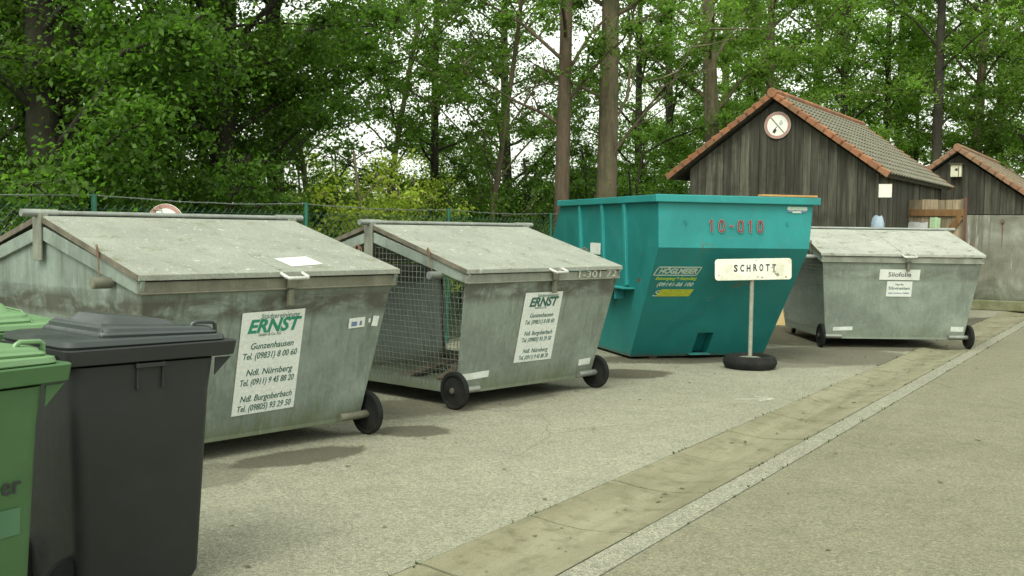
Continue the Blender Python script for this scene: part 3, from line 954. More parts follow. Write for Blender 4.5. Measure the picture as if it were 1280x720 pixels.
# ------------------------------------------------------------------ SCHROTT sign on a tyre
def schrott():
    bx, by = 2.757, 12.80
    by = 12.24; bx = 2.645
    root = empty('sign_stand', (bx, by, 0), 0)
    tag(root, 'white SCHROTT board on a grey pole standing in an old tyre by the skip', 'sign')
    pr = []
    ro, ri, wd = .292, .185, .145
    pr = [(ri, .03), (ri+.03, .008), (ro-.06, .0), (ro-.02, .012), (ro, .05), (ro+.004, wd/2), (ro, wd-.05), (ro-.02, wd-.012), (ro-.06, wd), (ri+.03, wd-.008), (ri, wd-.03), (ri-.005, wd/2)]
    MB().lathe(pr, (0, 0, 0), 'Z', 48, closed=True).build('tyre', M['rubber'], root, smooth=True)
    MB().lathe([(.17, .02), (.19, .03), (.19, .105), (.10, .125), (.04, .127)], (0, 0, 0), 'Z', 30).build('concrete_fill', M['strip'], root, smooth=True)
    MB().tube([(0, 0, .1), (.0, 0, 1.13)], .023, 16).build('pole', mat('grey_pole', (.24, .25, .20), .25, 12, .6, .1, .2, None, (.2, .15, .09), .7), root, smooth=True)
    # rounded plate, tilted a touch
    w_, h_, r = .865, .235, .035
    pts = []
    for cx, cy, a0 in ((w_/2-r, h_/2-r, 0), (-w_/2+r, h_/2-r, 90), (-w_/2+r, -h_/2+r, 180), (w_/2-r, -h_/2+r, 270)):
        for k in range(5):
            a = R(a0+90*k/4); pts.append((cx+r*math.cos(a), cy+r*math.sin(a)))
    mt = Matrix.Translation((.005, -.034, 1.095)) @ Matrix.Rotation(.02, 4, 'Y') @ Matrix.Rotation(.10, 4, 'Z') @ Matrix.Rotation(math.pi/2, 4, 'X') @ Matrix.Rotation(.048, 4, 'Z')
    b = MB().plate([mt @ Vector((x, y, .004)) for x, y in pts], .012).build('sign_board', M['board_white'], root, bevel=.003)
    mb = MB()
    x = -.225
    rg = random.Random(4)
    for i, ch in enumerate('SCHROTT'):
        text_mb(mb, ch, .105, mt @ Matrix.Translation((-.20+i*.072, .012+rg.uniform(-.003, .003), .0045)) @ Matrix.Rotation(rg.uniform(-.05, .05), 4, 'Z'), width=.044, offset=.0035)
    mb.build('lettering', M['ink_black'], b)
    # flaked patches
    fl = MB()
    def blot(cx, cy, s, n=9):
        p = []
        for k in range(n):
            a = 2*math.pi*k/n; rr = s*rg.uniform(.4, 1.1)
            p.append(mt @ Vector((cx+rr*math.cos(a)*1.3, cy+rr*math.sin(a)*.8, .0052)))
        fl.plate(p, .0006)
    blot(.235, -.03, .018); blot(.26, -.055, .022); blot(.215, .02, .012); blot(.275, -.07, .018); blot(.05, -.085, .012); blot(.1, -.09, .014); blot(-.05, -.08, .007); blot(.03, .10, .008); blot(-.02, .108, .006)
    blot(.37, -.09, .016); blot(-.39, -.06, .012)
    fl.build('flaked_paint', mat('bare_flaked_wood', (.25, .23, .17), .4, 30, .9, 0, .1), b)
    MB().box(-.05, .05, -.028, .03, 1.06, 1.12).build('clamp', M['trim_b'], root, bevel=.004)
schrott()

# ------------------------------------------------------------------ wheelie bins
def wheelie(loc, ang, body, lid, label, text=None, tilt=0):
    root = empty('wheelie_bin', loc, ang)
    root.scale = (1, 1, 1.02)
    tag(root, label, 'wheelie bin')
    # local: x to the front (lid handle side), y across
    b = MB().loft([(-.27, .235, -.235, .235, .03, .05), (-.28, .25, -.245, .245, .06, .05), (-.315, .285, -.275, .275, .80, .055), (-.325, .30, -.285, .285, .93, .055)])
    b.build('body', body, root, smooth=True)
    rim = MB().loft([(-.335, .37, -.295, .295, .938, .03), (-.345, .382, -.302, .302, .942, .03), (-.35, .392, -.307, .307, .995, .03), (-.345, .386, -.302, .302, 1.0, .03)])
    rim.build('rim', body, root, smooth=True)
    gs = MB()
    for sy in (-1, 1):
        gs.plate([(.295, sy*.272, .93), (.370, sy*.272, .93), (.290, sy*.272, .858)][::(1 if sy < 0 else -1)], .008)
        for yx in (-.06, .05):
            gs.box(yx-.004, yx+.004, min(sy*.27, sy*.292), max(sy*.27, sy*.292), .83, .935)
    for yy in (-.14, 0, .14):
        gs.plate([(.295, yy, .93), (.375, yy, .93), (.285, yy, .86)], .006)
    gs.box(-.07, .06, -.300, .300, .915, .932)
    gs.build('gusset', body, root, bevel=.002)
    # lid, a shallow shell with stepped ribs, raised panel and loop
    l = MB()
    l.loft([(-.35, .345, -.292, .292, (1.002, 1.002), .05), (-.355, .352, -.297, .297, (1.010, 1.006), .055), (-.352, .348, -.292, .292, (1.030, 1.022), .055), (-.31, .335, -.280, .280, (1.038, 1.026), .06)])
    lo = l.build('lid', lid, root, smooth=True)
    l2 = MB().loft([(-.20, .325, -.268, .268, (1.036, 1.028), .05), (-.20, .328, -.270, .270, (1.046, 1.034), .05), (-.195, .322, -.262, .262, (1.056, 1.040), .05),
                    (-.185, .318, -.255, .255, (1.057, 1.041), .05), (-.185, .312, -.25, .25, (1.070, 1.050), .05), (-.175, .300, -.235, .235, (1.078, 1.056), .05), (-.16, .28, -.21, .21, (1.082, 1.058), .05)])
    l2.build('lid_rib', lid, lo, smooth=True)
    MB().loft([(-.13, .20, -.165, .165, (1.080, 1.060), .04), (-.11, .165, -.14, .14, (1.110, 1.080), .04), (-.10, .15, -.13, .13, (1.114, 1.084), .035)]).build('raised_panel', lid, lo, smooth=True)
    # upswept flange where the lid meets the hinge plate
    MB().plate([(-.19, -.262, 1.040), (-.165, -.20, 1.088), (-.16, .20, 1.088), (-.19, .262, 1.040)], .006).build('lid_flange', lid, lo)
    for sy in (-1,):
        MB().tube([(.215, sy*.215, 1.045), (.225, sy*.22, 1.066), (.24, sy*.22, 1.074), (.315, sy*.22, 1.070), (.328, sy*.22, 1.062), (.333, sy*.215, 1.025)], .009, 8).build('lid_handle', lid, lo, smooth=True)
    # hinge bar and grips at the back
    hb = MB().tube([(-.385, -.22, .965), (-.385, .22, .965)], .014, 10)
    for yy in (-.21, -.07, .07, .21): hb.box(-.385, -.335, yy-.010, yy+.010, .953, .977)
    hb.build('grip_bar', body, root, smooth=True)
    MB().tube([(-.27, -.26, .10), (-.27, .26, .10)], .011, 8).build('axle', M['hub'], root, smooth=True)
    for sy in (-1, 1):
        MB().lathe([(.03, -.022), (.085, -.024), (.1, -.014), (.1, .014), (.085, .024), (.03, .022)], (-.29, sy*.185, .1), 'Y', 28).build('wheel', M['rubber'], root, smooth=True)
    if text:
        mt = Matrix.Translation((.165, -.2725, .615)) @ Matrix.Rotation(math.pi/2, 4, 'X') @ Matrix.Rotation(.06, 4, 'X')
        mb = MB(); text_mb(mb, text, .085, mt, offset=.001)
        mb.build('lettering', M['ink_black'], root)
        mt2 = Matrix.Translation((.14, -.267, .50)) @ Matrix.Rotation(math.pi/2, 4, 'X') @ Matrix.Rotation(.06, 4, 'X')
        MB().box(-.07, .06, -.05, .04, 0, .001, mt2).build('worn_sticker', plastic('worn_sticker_film', (.05, .13, .065), .5), root)
    return root
def place_bin(front_right, ang, **kw):
    # front_right is the near front corner of the rim in plan
    u = Vector((math.cos(ang), math.sin(ang), 0)); v = Vector((-math.sin(ang), math.cos(ang), 0))
    c_ = Vector((*front_right, 0)) - u*.39 + v*.305
    return wheelie((c_.x, c_.y, 0), ang, **kw)
angA = math.atan2(.73, .68)
place_bin((-1.145, 4.65), angA, body=M['bin_black'], lid=M['bin_lid'], label='anthracite black wheelie bin in front of the nearest galvanised container')
angG = R(60)
place_bin((-1.50, 3.80), angG, body=M['bin_green'], lid=M['bin_green_lid'], label='green wheelie bin at the left edge, nearest of all the bins', text='er')
wheelie((-2.42, 4.95, 0), R(220), body=M['bin_green'], lid=M['bin_green_lid'], label='green wheelie bin behind the black one, with only its lid showing')

# ------------------------------------------------------------------ wire fence
def fence():
    K0 = -8.1
    root = empty('wire_fence', kc(K0, 4), GA)
    tag(root, 'green wire mesh fence with a barbed top strand behind the containers', 'fence')
    H_ = 1.72
    c0, c1 = 0.0, 33.0          # local y
    posts = []
    y = (-3.66*.5105+9.71*.8599)-4 - 2.76*2
    while y < c1:
        MB().tube([(0, y, -.1), (0, y, H_+.03)], .024, 12).build('post', M['green_steel'], root, smooth=True)
        posts.append(y); y += 2.76
    m = MB()
    p = .06
    t_ = .0028
    def wire_(a, b, r_=t_):
        d = (b-a).normalized(); u = Vector((1, 0, 0)); w_ = d.cross(u).normalized()
        vs = []
        for q in (a, b):
            for k in range(3):
                an = 2*math.pi*k/3
                vs.append(q+(u*math.cos(an)+w_*math.sin(an))*r_)
        m.add(vs, [(0,1,4,3),(1,2,5,4),(2,0,3,5)])
    y = posts[0]-H_
    while y < c1:
        for sg in (1, -1):
            a = Vector((.002*sg, y if sg > 0 else y+H_, .02)); b = Vector((.002*sg, y+H_ if sg > 0 else y, H_-.06))
            wire_(a, b)
        y += p*1.6
    for z in (.05, .9, 1.62):
        wire_(Vector((0.006, posts[0], z)), Vector((.006, c1, z)), .003)
    m.build('wire_mesh', M['green_wire'], root)
    # top strand with barbs, sagging a little between the posts
    bw = MB(); rg = random.Random(2)
    for i in range(len(posts)-1):
        pts = []
        for k in range(13):
            f = k/12
            pts.append((rg.uniform(-.004, .004), posts[i]+(posts[i+1]-posts[i])*f, H_+.02-.03*4*f*(1-f)+rg.uniform(-.004, .004)))
        bw.tube(pts, .005, 6)
        for k in range(24):
            f = (k+.5)/24; yy = posts[i]+(posts[i+1]-posts[i])*f; zz = H_+.02-.12*f*(1-f)
            a = rg.uniform(0, 3.1)
            bw.bar((-.014*math.cos(a), yy-.006, zz-.014*math.sin(a)), (.014*math.cos(a), yy+.006, zz+.014*math.sin(a)), .005, .005)
    bw.build('barbed_strand', M['wire'], root)
fence()

def round_sign(loc, rz, rad, label, kindmarks):
    root = empty('prohibition_sign', loc, rz)
    tag(root, label, 'sign')
    MB().lathe([(rad, -.004), (rad, .004)], (0, 0, 0), 'Y', 48).build('disc', M['sign_white'], root, bevel=.001)
    rg_ = MB().lathe([(rad*.985, -.0065), (rad*.78, -.0065), (rad*.78, -.0045), (rad*.985, -.0045)], (0, 0, 0), 'Y', 48, closed=True)
    rg_.build('red_ring', M['sign_red'], root)
    if kindmarks == 'flame':
        MB().box(-rad*.76, rad*.76, -.0062, -.0046, -rad*.045, rad*.045, Matrix.Rotation(R(48), 4, 'Y')).build('slash', mat('dull_slash', (.15, .14, .10), .1, 9, .6, 0, 0), root)
        pk = MB()
        pk.box(-rad*.10, rad*.12, -.0062, -.0046, -rad*.62, -rad*.32, Matrix.Rotation(R(30), 4, 'Y') @ Matrix.Translation((.02*rad, 0, 0)))
        pk.box(-rad*.03, rad*.03, -.0062, -.0046, -rad*.40, -rad*.1, Matrix.Rotation(R(30), 4, 'Y'))
        pk.build('match', M['ink_black'], root)
        f = MB()
        pts = [(-.02, .05), (.10, .16), (.14, .36), (.30, .22), (.34, .0), (.22, -.14), (.06, -.12)]
        f.plate([(x*rad*.9+.10*rad, -.0060, z*rad*.9+.10*rad) for x, z in pts], .0012)
        f.build('flame', mat('faded_flame', (.42, .47, .40), .1, 9, .6, 0, 0), root)
    else:
        mb = MB()
        for cx in (.12, .48):
            pts = [(rad*(cx-.17), -.0068, rad*.10), (rad*(cx-.08), -.0068, rad*.20), (rad*(cx+.05), -.0068, rad*.2), (rad*(cx+.12), -.0068, rad*.06), (rad*(cx+.12), -.0068, -rad*.4)]
            mb.tube(pts, rad*.045, 6)
        mb.build('figure_marks', M['ink_black'], root)
    return root
p = kc(-8.06, -3.25*.5105+10.39*.8599)
round_sign((-3.235, 10.36, 1.50), R(-8), .185, 'faded round prohibition sign half hidden behind the ridge of the nearest container', 'marks')

# ------------------------------------------------------------------ sheds
def wood_mat(name, c_lo, c_mid, c_hi, sc=1):
    m, t, b, out = new_mat(name)
    v = coords(t, scale=(1, 1, .05))
    n1 = noise(t, v, 22*sc, 6, .7)
    c = ramp(t, n1, [(.3, c_lo), (.5, c_mid), (.7, c_hi)])
    geo = t.nodes.new('ShaderNodeNewGeometry')
    c = mix(t, c, ramp(t, geo.outputs['Random Per Island'], [(0, .62), (.6, 1.), (1, 1.5)]), .85, 'MULTIPLY')
    n2 = noise(t, coords(t), 1.5, 6, .7)
    c = mix(t, c, tuple(x*.7 for x in c_lo), ramp(t, n2, [(.5, 0.), (.7, .7)]))
    t.links.new(c, b.inputs['Base Color'])
    b.inputs['Roughness'].default_value = .85
    b.inputs['Specular IOR Level'].default_value = .25
    bump(t, b, n1, .5, .01)
    return m
M['darkwood'] = wood_mat('weathered_dark_boards', (.028, .027, .020), (.056, .054, .040), (.115, .112, .085))
M['gatewood'] = wood_mat('brown_gate_boards', (.12, .092, .056), (.20, .16, .105), (.29, .24, .165))
M['gatebeam'] = wood_mat('orange_brown_beam', (.11, .06, .026), (.20, .11, .045), (.27, .16, .075))
M['redpost'] = mat('rust_red_post', (.10, .045, .028), .3, 9, .8, 0, .1)
def tile_mat(name, a, b_, moss, amt):
    m, t, b, out = new_mat(name)
    geo = t.nodes.new('ShaderNodeNewGeometry')
    c = ramp(t, geo.outputs['Random Per Island'], [(0, a), (1, b_)])
    n1 = noise(t, coords(t), 3.5, 8, .75)
    c = mix(t, c, moss, ramp(t, n1, [(.42, 0.), (.62, amt)]))
    n2 = noise(t, coords(t), 40, 4, .7)
    c = mix(t, c, ramp(t, n2, [(.3, .7), (.7, 1.3)]), .6, 'MULTIPLY')
    t.links.new(c, b.inputs['Base Color']); b.inputs['Roughness'].default_value = .85
    bump(t, b, n2, .4, .006)
    return m
M['tile'] = tile_mat('mossy_brown_tiles', (.115, .105, .078), (.165, .152, .115), (.10, .11, .06), .5)
M['tile2'] = tile_mat('red_brown_tiles', (.15, .105, .07), (.21, .16, .105), (.13, .125, .075), .6)
M['verge'] = tile_mat('orange_verge_tiles', (.23, .09, .042), (.31, .13, .06), (.13, .08, .045), .7)
M['verge2'] = tile_mat('faded_verge_tiles', (.19, .095, .055), (.25, .14, .08), (.13, .09, .05), .6)

def shed(kc0, c0, hwl, hwr, apex, eave, length, wall_l, wall_r, name, label, tile, verge, group=None, plinth=None, door=None):
    """gable front at local y=0; ridge runs back along +y"""
    root = empty(name, kc(kc0, c0), GA)
    tag(root, label, 'shed')
    slL = (apex-eave)/hwl; slR = (apex-eave)/hwr
    set_ = .16
    def rz(x): return apex - (slR*x if x > 0 else -slL*x) - .11
    # boards of the gable
    z_low = plinth if plinth else 0
    def boards(x0, x1, y, zl, ztop, nm, along='x', m=M['darkwood'], bw=.145):
        mb = MB(); rg = random.Random(hash((round(x0*10), round(y*10))) % 1000)
        x = x0
        while x < x1-.02:
            w_ = min(bw*rg.uniform(.85, 1.15), x1-x)
            d = rg.uniform(0, .014)
            a, b = x+.003, x+w_-.003
            if along == 'x':
                za, zb = ztop(a), ztop(b)
                zz = [(a, za), (b, zb)]
                if a < 0 < b: zz = [(a, za), (0, ztop(0)), (b, zb)]
                poly = [(a, y-d, zl), (b, y-d, zl)] + [(p_, y-d, z_) for p_, z_ in reversed(zz)]
                mb.plate(poly, .022)
            else:
                mb.plate([(y+d, a, zl), (y+d, b, zl), (y+d, b, ztop(b)), (y+d, a, ztop(a))], .022)
            x += w_
        return mb.build(nm, m, root)
    boards(-wall_l, wall_r, set_, z_low+(.02 if plinth else 0), rz, 'gable_wall')
    # dark backing and the other walls
    L = length-.25
    zr = rz(wall_r)
    bk = MB()
    bk.box(-wall_l+.03, wall_r-.03, set_+.03, L, 0, min(rz(-wall_l), zr)-.05)
    bk.plate([(-wall_l+.03, set_+.04, rz(-wall_l)-.06), (wall_r-.03, set_+.04, zr-.06), (0, set_+.04, rz(0)-.08)], .02)
    bk.build('inner_wall', M['darkwood'], root)
    boards(set_+.03, L, wall_r, 0, lambda q: zr, 'side_wall', 'y')
    boards(-wall_l, wall_r, L+.02, 0, rz, 'back_wall')
    if plinth:
        p = MB().box(-wall_l-.03, wall_r+.02, set_-.10, set_+.02, 0, plinth)
        p.build('concrete_wall', M['concrete'], root, bevel=.01)
        MB().box(-wall_l-.03, wall_r+.02, set_-.32, set_-.102, 0, .20).build('plinth', M['mossy'], root, bevel=.02)
    # roof slabs
    def slope(sgn, hw_):
        sl = (apex-eave)/hw_
        ln = math.hypot(hw_, apex-eave); an = math.atan(sl)
        rows = max(6, int(ln/.165)); step = ln/rows
        mb = MB()
        cols = int(length/.205); cw = length/cols
        q = 4
        for r_ in range(rows):
            s0 = r_*step; s1 = (r_+1)*step+.03
            for c_ in range(cols):
                vs = []
                for si, lift in ((s0, .012), (s1, .038)):
                    for j in range(q+1):
                        yy = c_*cw + cw*j/q + .0
                        u = j/q
                        wv = .016*math.sin(u*2*math.pi)+.008
                        x = si*math.cos(an); z = apex-si*math.sin(an)
                        off = lift+wv
                        vs.append((sgn*(x+off*math.sin(an)), yy, z+off*math.cos(an)))
                n = q+1
                # thickness of lower edge
                for j in range(n):
                    v = vs[n+j]
                    vs.append((v[0]-sgn*.02*math.sin(an), v[1], v[2]-.022*math.cos(an)))
                fs = [(j, j+1, n+j+1, n+j) if sgn < 0 else (j+1, j, n+j, n+j+1) for j in range(q)]
                fs += [(n+j, n+j+1, 2*n+j+1, 2*n+j) if sgn < 0 else (n+j+1, n+j, 2*n+j, 2*n+j+1) for j in range(q)]
                mb.add(vs, fs)
        rf = mb.build('roof_tiles', tile, root)
        # deck under the tiles
        d = MB()
        d.plate([(0, .02, apex-.0), (0, length-.02, apex-.0), (sgn*hw_, length-.02, eave-.0), (sgn*hw_, .02, eave-.0)][::(1 if sgn < 0 else -1)], .06)
        d.build('roof_deck', M['darkwood'], root)
        # verge tiles along the gable
        for y0, y1, nm in ((-.035, .10, 'verge'), (length-.06, length+.06, 'verge')):
            v = MB()
            nr = rows; st = ln/nr
            for r_ in range(nr):
                a_ = r_*st; b_ = a_+st+.035
                mt = Matrix.Translation((0, 0, apex)) @ (Matrix.Rotation(an, 4, 'Y') if sgn > 0 else Matrix.Rotation(-an, 4, 'Y'))
                xa, xb = sgn*a_, sgn*b_
                lo, hi = (.020, .050)
                vs = []
                for xx, lf in ((xa, lo), (xb, hi)):
                    for yy, zz in ((y0, -.045), (y0, lf), (y0+.03, lf+.018), (y1, lf+.012), (y1, lf-.02), (y0+.02, lf-.02), (y0+.02, -.045)):
                        vs.append(mt @ Vector((xx, yy, zz)))
                n = 7
                fs = [(j, (j+1) % n, (j+1) % n+n, j+n) if sgn > 0 else ((j+1) % n, j, j+n, (j+1) % n+n) for j in range(n)]
                fs += [tuple(reversed(range(n))), tuple(range(n, 2*n))]
                v.add(vs, fs)
            v.build(nm, verge, root)
        return rf
    slope(1, hwr); slope(-1, hwl)
    # ridge tiles
    rd = MB(); y = -.02
    while y < length:
        for a, b, r0, r1 in ((y, y+.33, .085, .105),):
            vs = []
            for yy, rr in ((a, r0), (b, r1)):
                for k in range(7):
                    an = R(-25+230*k/6)
                    vs.append((rr*math.cos(an), yy, apex+.02+rr*.75*math.sin(an)))
            fs = [(k, k+1, k+8, k+7) for k in range(6)]
            rd.add(vs, fs)
        y += .30
    rd.build('ridge_tiles', verge if not plinth else verge, root, smooth=False)
    MB().lathe([(.075, -.02), (.085, .0), (.075, .05)], (0, -.03, apex+.015), 'Y', 12).build('ridge_cap', verge, root)
    return root

def conc():
    m, t, b, out = new_mat('stained_concrete')
    v = coords(t)
    n1 = noise(t, v, 1.8, 8, .7, .4)
    c = ramp(t, n1, [(.3, (.11, .11, .08)), (.5, (.18, .18, .14)), (.7, (.27, .28, .235))])
    sv = coords(t, scale=(1, 1, .08))
    ns = noise(t, sv, 5, 6, .7)
    c = mix(t, c, (.08, .075, .05), ramp(t, ns, [(.5, 0.), (.7, .8)]))
    c = mix(t, c, (.48, .50, .45), ramp(t, noise(t, sv, 8, 5, .7), [(.6, 0.), (.7, .6)]))
    sep = t.nodes.new('ShaderNodeSeparateXYZ'); t.links.new(v, sep.inputs[0])
    c = mix(t, c, (.05, .06, .03), ramp(t, math_(t, 'ADD', sep.outputs['Z'], math_(t, 'MULTIPLY', n1, .8)), [(.6, .9), (1.25, 0.)]))
    t.links.new(c, b.inputs['Base Color']); b.inputs['Roughness'].default_value = .9
    bump(t, b, noise(t, v, 30, 5, .7), .4, .01)
    return m
M['concrete'] = conc()
M['mossy'] = mat('mossy_plinth', (.17, .165, .10), .4, 6, .95, 0, .3, None, (.10, .12, .04), .8)

K1, C1_ = -5.76, 18.0
s1 = shed(K1, C1_, 1.80, 1.87, 3.78, 2.45, 5.85, 1.47, 1.72, 'timber_shed', 'dark timber shed with an orange edged tiled gable roof behind the teal skip', M['tile'], M['verge'])
s2 = shed(-3.87, 24.3, 1.65, 1.75, 3.28, 2.05, 7.6, 1.35, 1.55, 'timber_shed', 'second dark timber shed standing on a stained concrete wall at the right edge', M['tile2'], M['verge2'], plinth=1.92)
# drain hole and rust run in the concrete wall
p = kc(-2.97, 24.3)
q_ = MB().tube([(.90, .055, 1.80), (.90, .02, 1.80)], .035, 12).build('drain_pipe', M['rust'], s2, smooth=True)
MB().plate([(.885, .057, 1.76), (.893, .057, 1.35), (.90, .057, 1.2), (.906, .057, 1.42), (.914, .057, 1.76)][::-1], .001).build('rust_run', mat('rust_run_stain', (.13, .07, .04), .5, 12, .9, 0, 0, (.3, .27, .2)), s2)

# round sign on the gable
round_sign(kc(-5.70, 18.125, 3.275), GA, .222, 'round no flames sign high on the gable of the shed behind the skip', 'flame')
# notices, papers and bag
nt_ = empty('notice_board', kc(-3.92, 18.05, 2.08), GA); tag(nt_, 'small white notice board at the front right corner of the shed behind the skip', 'notice')
MB().box(-.10, .10, -.006, .006, 0, .21).build('sheet', M['board_white'], nt_, bevel=.003)
MB().box(-.05, .05, .006, .05, .05, .15).build('bracket', M['darkwood'], nt_)
MB().box(-.07, .07, -.0075, -.0062, .12, .13).box(-.07, .05, -.0075, -.0062, .08, .087).build('printed_lines', M['paper_old'], nt_)
# the box on the second shed
bx_ = empty('nesting_box', kc(-3.885, 24.44, 2.70), GA); tag(bx_, 'small white nesting box under the roof peak of the second shed', 'nesting box')
MB().box(-.105, .105, -.14, 0, 0, .25).build('box', mat('box_paint', (.50, .48, .36), .15, 8, .7, 0, .05), bx_, bevel=.006)
MB().box(-.13, .13, -.18, .0, .252, .27).build('roof', M['oldwood'], bx_, bevel=.003)
MB().lathe([(.028, -.0), (.028, .004)], (.01, -.145, .15), 'Y', 16).build('entrance_hole', M['ink_black'], bx_)
MB().box(.04, .06, -.142, -.14, .0, .20).build('batten', M['oldwood'], bx_)

# gate between the sheds
def gate():
    root = empty('wooden_gate', kc(-4.12, 20.5), GA)
    tag(root, 'brown board gate between the two sheds with papers pinned on it', 'gate')
    mb = MB(); rg = random.Random(8); x = .04
    while x < .98:
        w_ = min(.13*rg.uniform(.9, 1.1), .99-x)
        d = rg.uniform(0, .01)
        mb.box(x+.003, x+w_-.003, 0-d, .02-d, .06, 2.12+rg.uniform(-.01, .01)); x += w_
    mb.build('boards', M['gatewood'], root)
    for z_ in (.45, 1.83): MB().box(.03, 1.0, -.045, -.012, z_, z_+.12).build('rail', M['gatebeam'], root, bevel=.004)
    MB().bar((.08, -.03, .55), (.95, -.03, 1.83), .03, .11, up=(0, 0, 1)).build('brace', M['gatebeam'], root, bevel=.004)
    MB().box(1.0, 1.045, -.04, .03, 0, 2.15).build('post', M['redpost'], root, bevel=.004)
    MB().box(-.16, -.0, -.05, .04, 0, 2.06).build('post', M['gatewood'], root, bevel=.004)
gate()
for nm, lab, k0, k1, z0_, z1_, col in (
        ('paper_notice', 'white crumpled paper pinned on the left of the gate', -4.03, -3.70, 1.58, 1.74, (.42, .43, .43)),
        ('paper_notice', 'pale green paper pinned in the middle of the gate', -3.66, -3.49, 1.58, 1.82, (.30, .42, .25))):
    rg = random.Random(int(k0*100))
    root = MB(); n = 6
    vs = []; fs = []
    for j in range(2):
        for i in range(n+1):
            kk = k0+(k1-k0)*i/n
            vs.append((kk+rg.uniform(-.008, .008), 20.44-rg.uniform(0, .012), z0_ if j == 0 else z1_-rg.uniform(0, .03)))
    vs2 = [(a, b+.002, c_) for a, b, c_ in vs]
    fs = [(i, i+1, i+n+2, i+n+1) for i in range(n)]
    root.add(vs, fs); root.add(vs2, [f[::-1] for f in fs])
    tag(root.build(nm, mat(lab[:8]+'paper', col, .12, 9, .7, 0, .1), rot=(0, 0, GA)), lab, 'paper')
def bag():
    # crumpled bluish sack hung on the corner
    rg = random.Random(21); mb = MB(); rings = []
    for j, (z, w_, d) in enumerate(((1.36, .07, .04), (1.42, .09, .06), (1.55, .10, .06), (1.68, .095, .05), (1.75, .085, .03), (1.79, .06, .02))):
        for k in range(12):
            a = 2*math.pi*k/12
            mb.v.append((w_*math.cos(a)*rg.uniform(.85, 1.12), d*math.sin(a)*rg.uniform(.85, 1.12), z+rg.uniform(-.012, .012)))
    for j in range(5):
        for k in range(12):
            a = j*12+k; b = j*12+(k+1) % 12
            mb.f.append((a, b, b+12, a+12))
    mb.f.append(tuple(reversed(range(12))))
    o = mb.build('plastic_sack', mat('pale_blue_film', (.24, .30, .37), .2, 12, .35, 0, .2), loc=kc(-4.0, 17.98), rot=(0, 0, GA), smooth=True)
    tag(o, 'pale blue plastic sack hanging at the shed corner under the notice board', 'sack')
bag()
# plywood board between skip and right container
M['ply'] = mat('yellow_plywood', (.55, .40, .19), .12, 3, .6, 0, .05, (.42, .28, .12))
o = MB().box(-.33, .28, -.01, .01, 0, 1.0, Matrix.Translation(kc(-5.22, 17.72, .0)) @ Matrix.Rotation(GA, 4, 'Z') @ Matrix.Rotation(-.22, 4, 'X')).build('plywood_board', M['ply'], bevel=.003)
tag(o, 'yellow plywood sheet leaning on the shed between the teal skip and the right container', 'board')

# ------------------------------------------------------------------ trees and shrubs
def leaf_mat(name, c1, c2, c3, tr=.45):
    m = bpy.data.materials.new(name); m.use_nodes = True
    t = m.node_tree; t.nodes.clear()
    out = t.nodes.new('ShaderNodeOutputMaterial')
    geo = t.nodes.new('ShaderNodeNewGeometry')
    oi = t.nodes.new('ShaderNodeObjectInfo')
    c = ramp(t, geo.outputs['Random Per Island'], [(0, c1), (.55, c2), (1, c3)])
    n = noise(t, coords(t), .9, 3, .6)
    c = mix(t, c, ramp(t, n, [(.35, .65), (.65, 1.35)]), .8, 'MULTIPLY')
    c = mix(t, c, ramp(t, oi.outputs['Random'], [(0, .8), (1, 1.2)]), 1.0, 'MULTIPLY')
    d = t.nodes.new('ShaderNodeBsdfPrincipled'); d.inputs['Roughness'].default_value = .5
    d.inputs['Specular IOR Level'].default_value = .35
    tl = t.nodes.new('ShaderNodeBsdfTranslucent')
    t.links.new(c, d.inputs['Base Color'])
    c2_ = mix(t, c, (1.25, 1.5, .7), 1.0, 'MULTIPLY')
    t.links.new(c2_, tl.inputs['Color'])
    ms = t.nodes.new('ShaderNodeMixShader'); ms.inputs[0].default_value = tr
    t.links.new(d.outputs[0], ms.inputs[1]); t.links.new(tl.outputs[0], ms.inputs[2])
    t.links.new(ms.outputs[0], out.inputs['Surface'])
    return m
M['leaf_dark'] = leaf_mat('dark_leaves', (.050, .095, .014), (.080, .155, .024), (.130, .23, .038), .6)
M['leaf_mid'] = leaf_mat('mid_leaves', (.075, .135, .022), (.120, .205, .036), (.175, .28, .055), .6)
M['leaf_bright'] = leaf_mat('spring_leaves', (.12, .20, .035), (.175, .275, .055), (.24, .36, .085), .65)
M['leaf_yellow'] = leaf_mat('yellow_green_leaves', (.19, .24, .03), (.28, .34, .05), (.38, .42, .08), .55)
def bark(name, col):
    m, t, b, out = new_mat(name)
    v = coords(t, scale=(1, 1, .18))
    n1 = noise(t, v, 14, 7, .75, .4)
    c = ramp(t, n1, [(.3, tuple(x*.5 for x in col)), (.5, col), (.72, tuple(x*1.6 for x in col))])
    n2 = noise(t, coords(t), 2.2, 6, .7)
    c = mix(t, c, (.05, .07, .025), ramp(t, n2, [(.5, 0.), (.68, .7)]))
    t.links.new(c, b.inputs['Base Color']); b.inputs['Roughness'].default_value = .95
    bump(t, b, n1, .9, .03)
    return m
M['bark_dark'] = bark('dark_bark', (.028, .022, .016))
M['bark_red'] = bark('reddish_bark', (.10, .07, .046))
M['bark_grey'] = bark('olive_grey_bark', (.13, .105, .065))

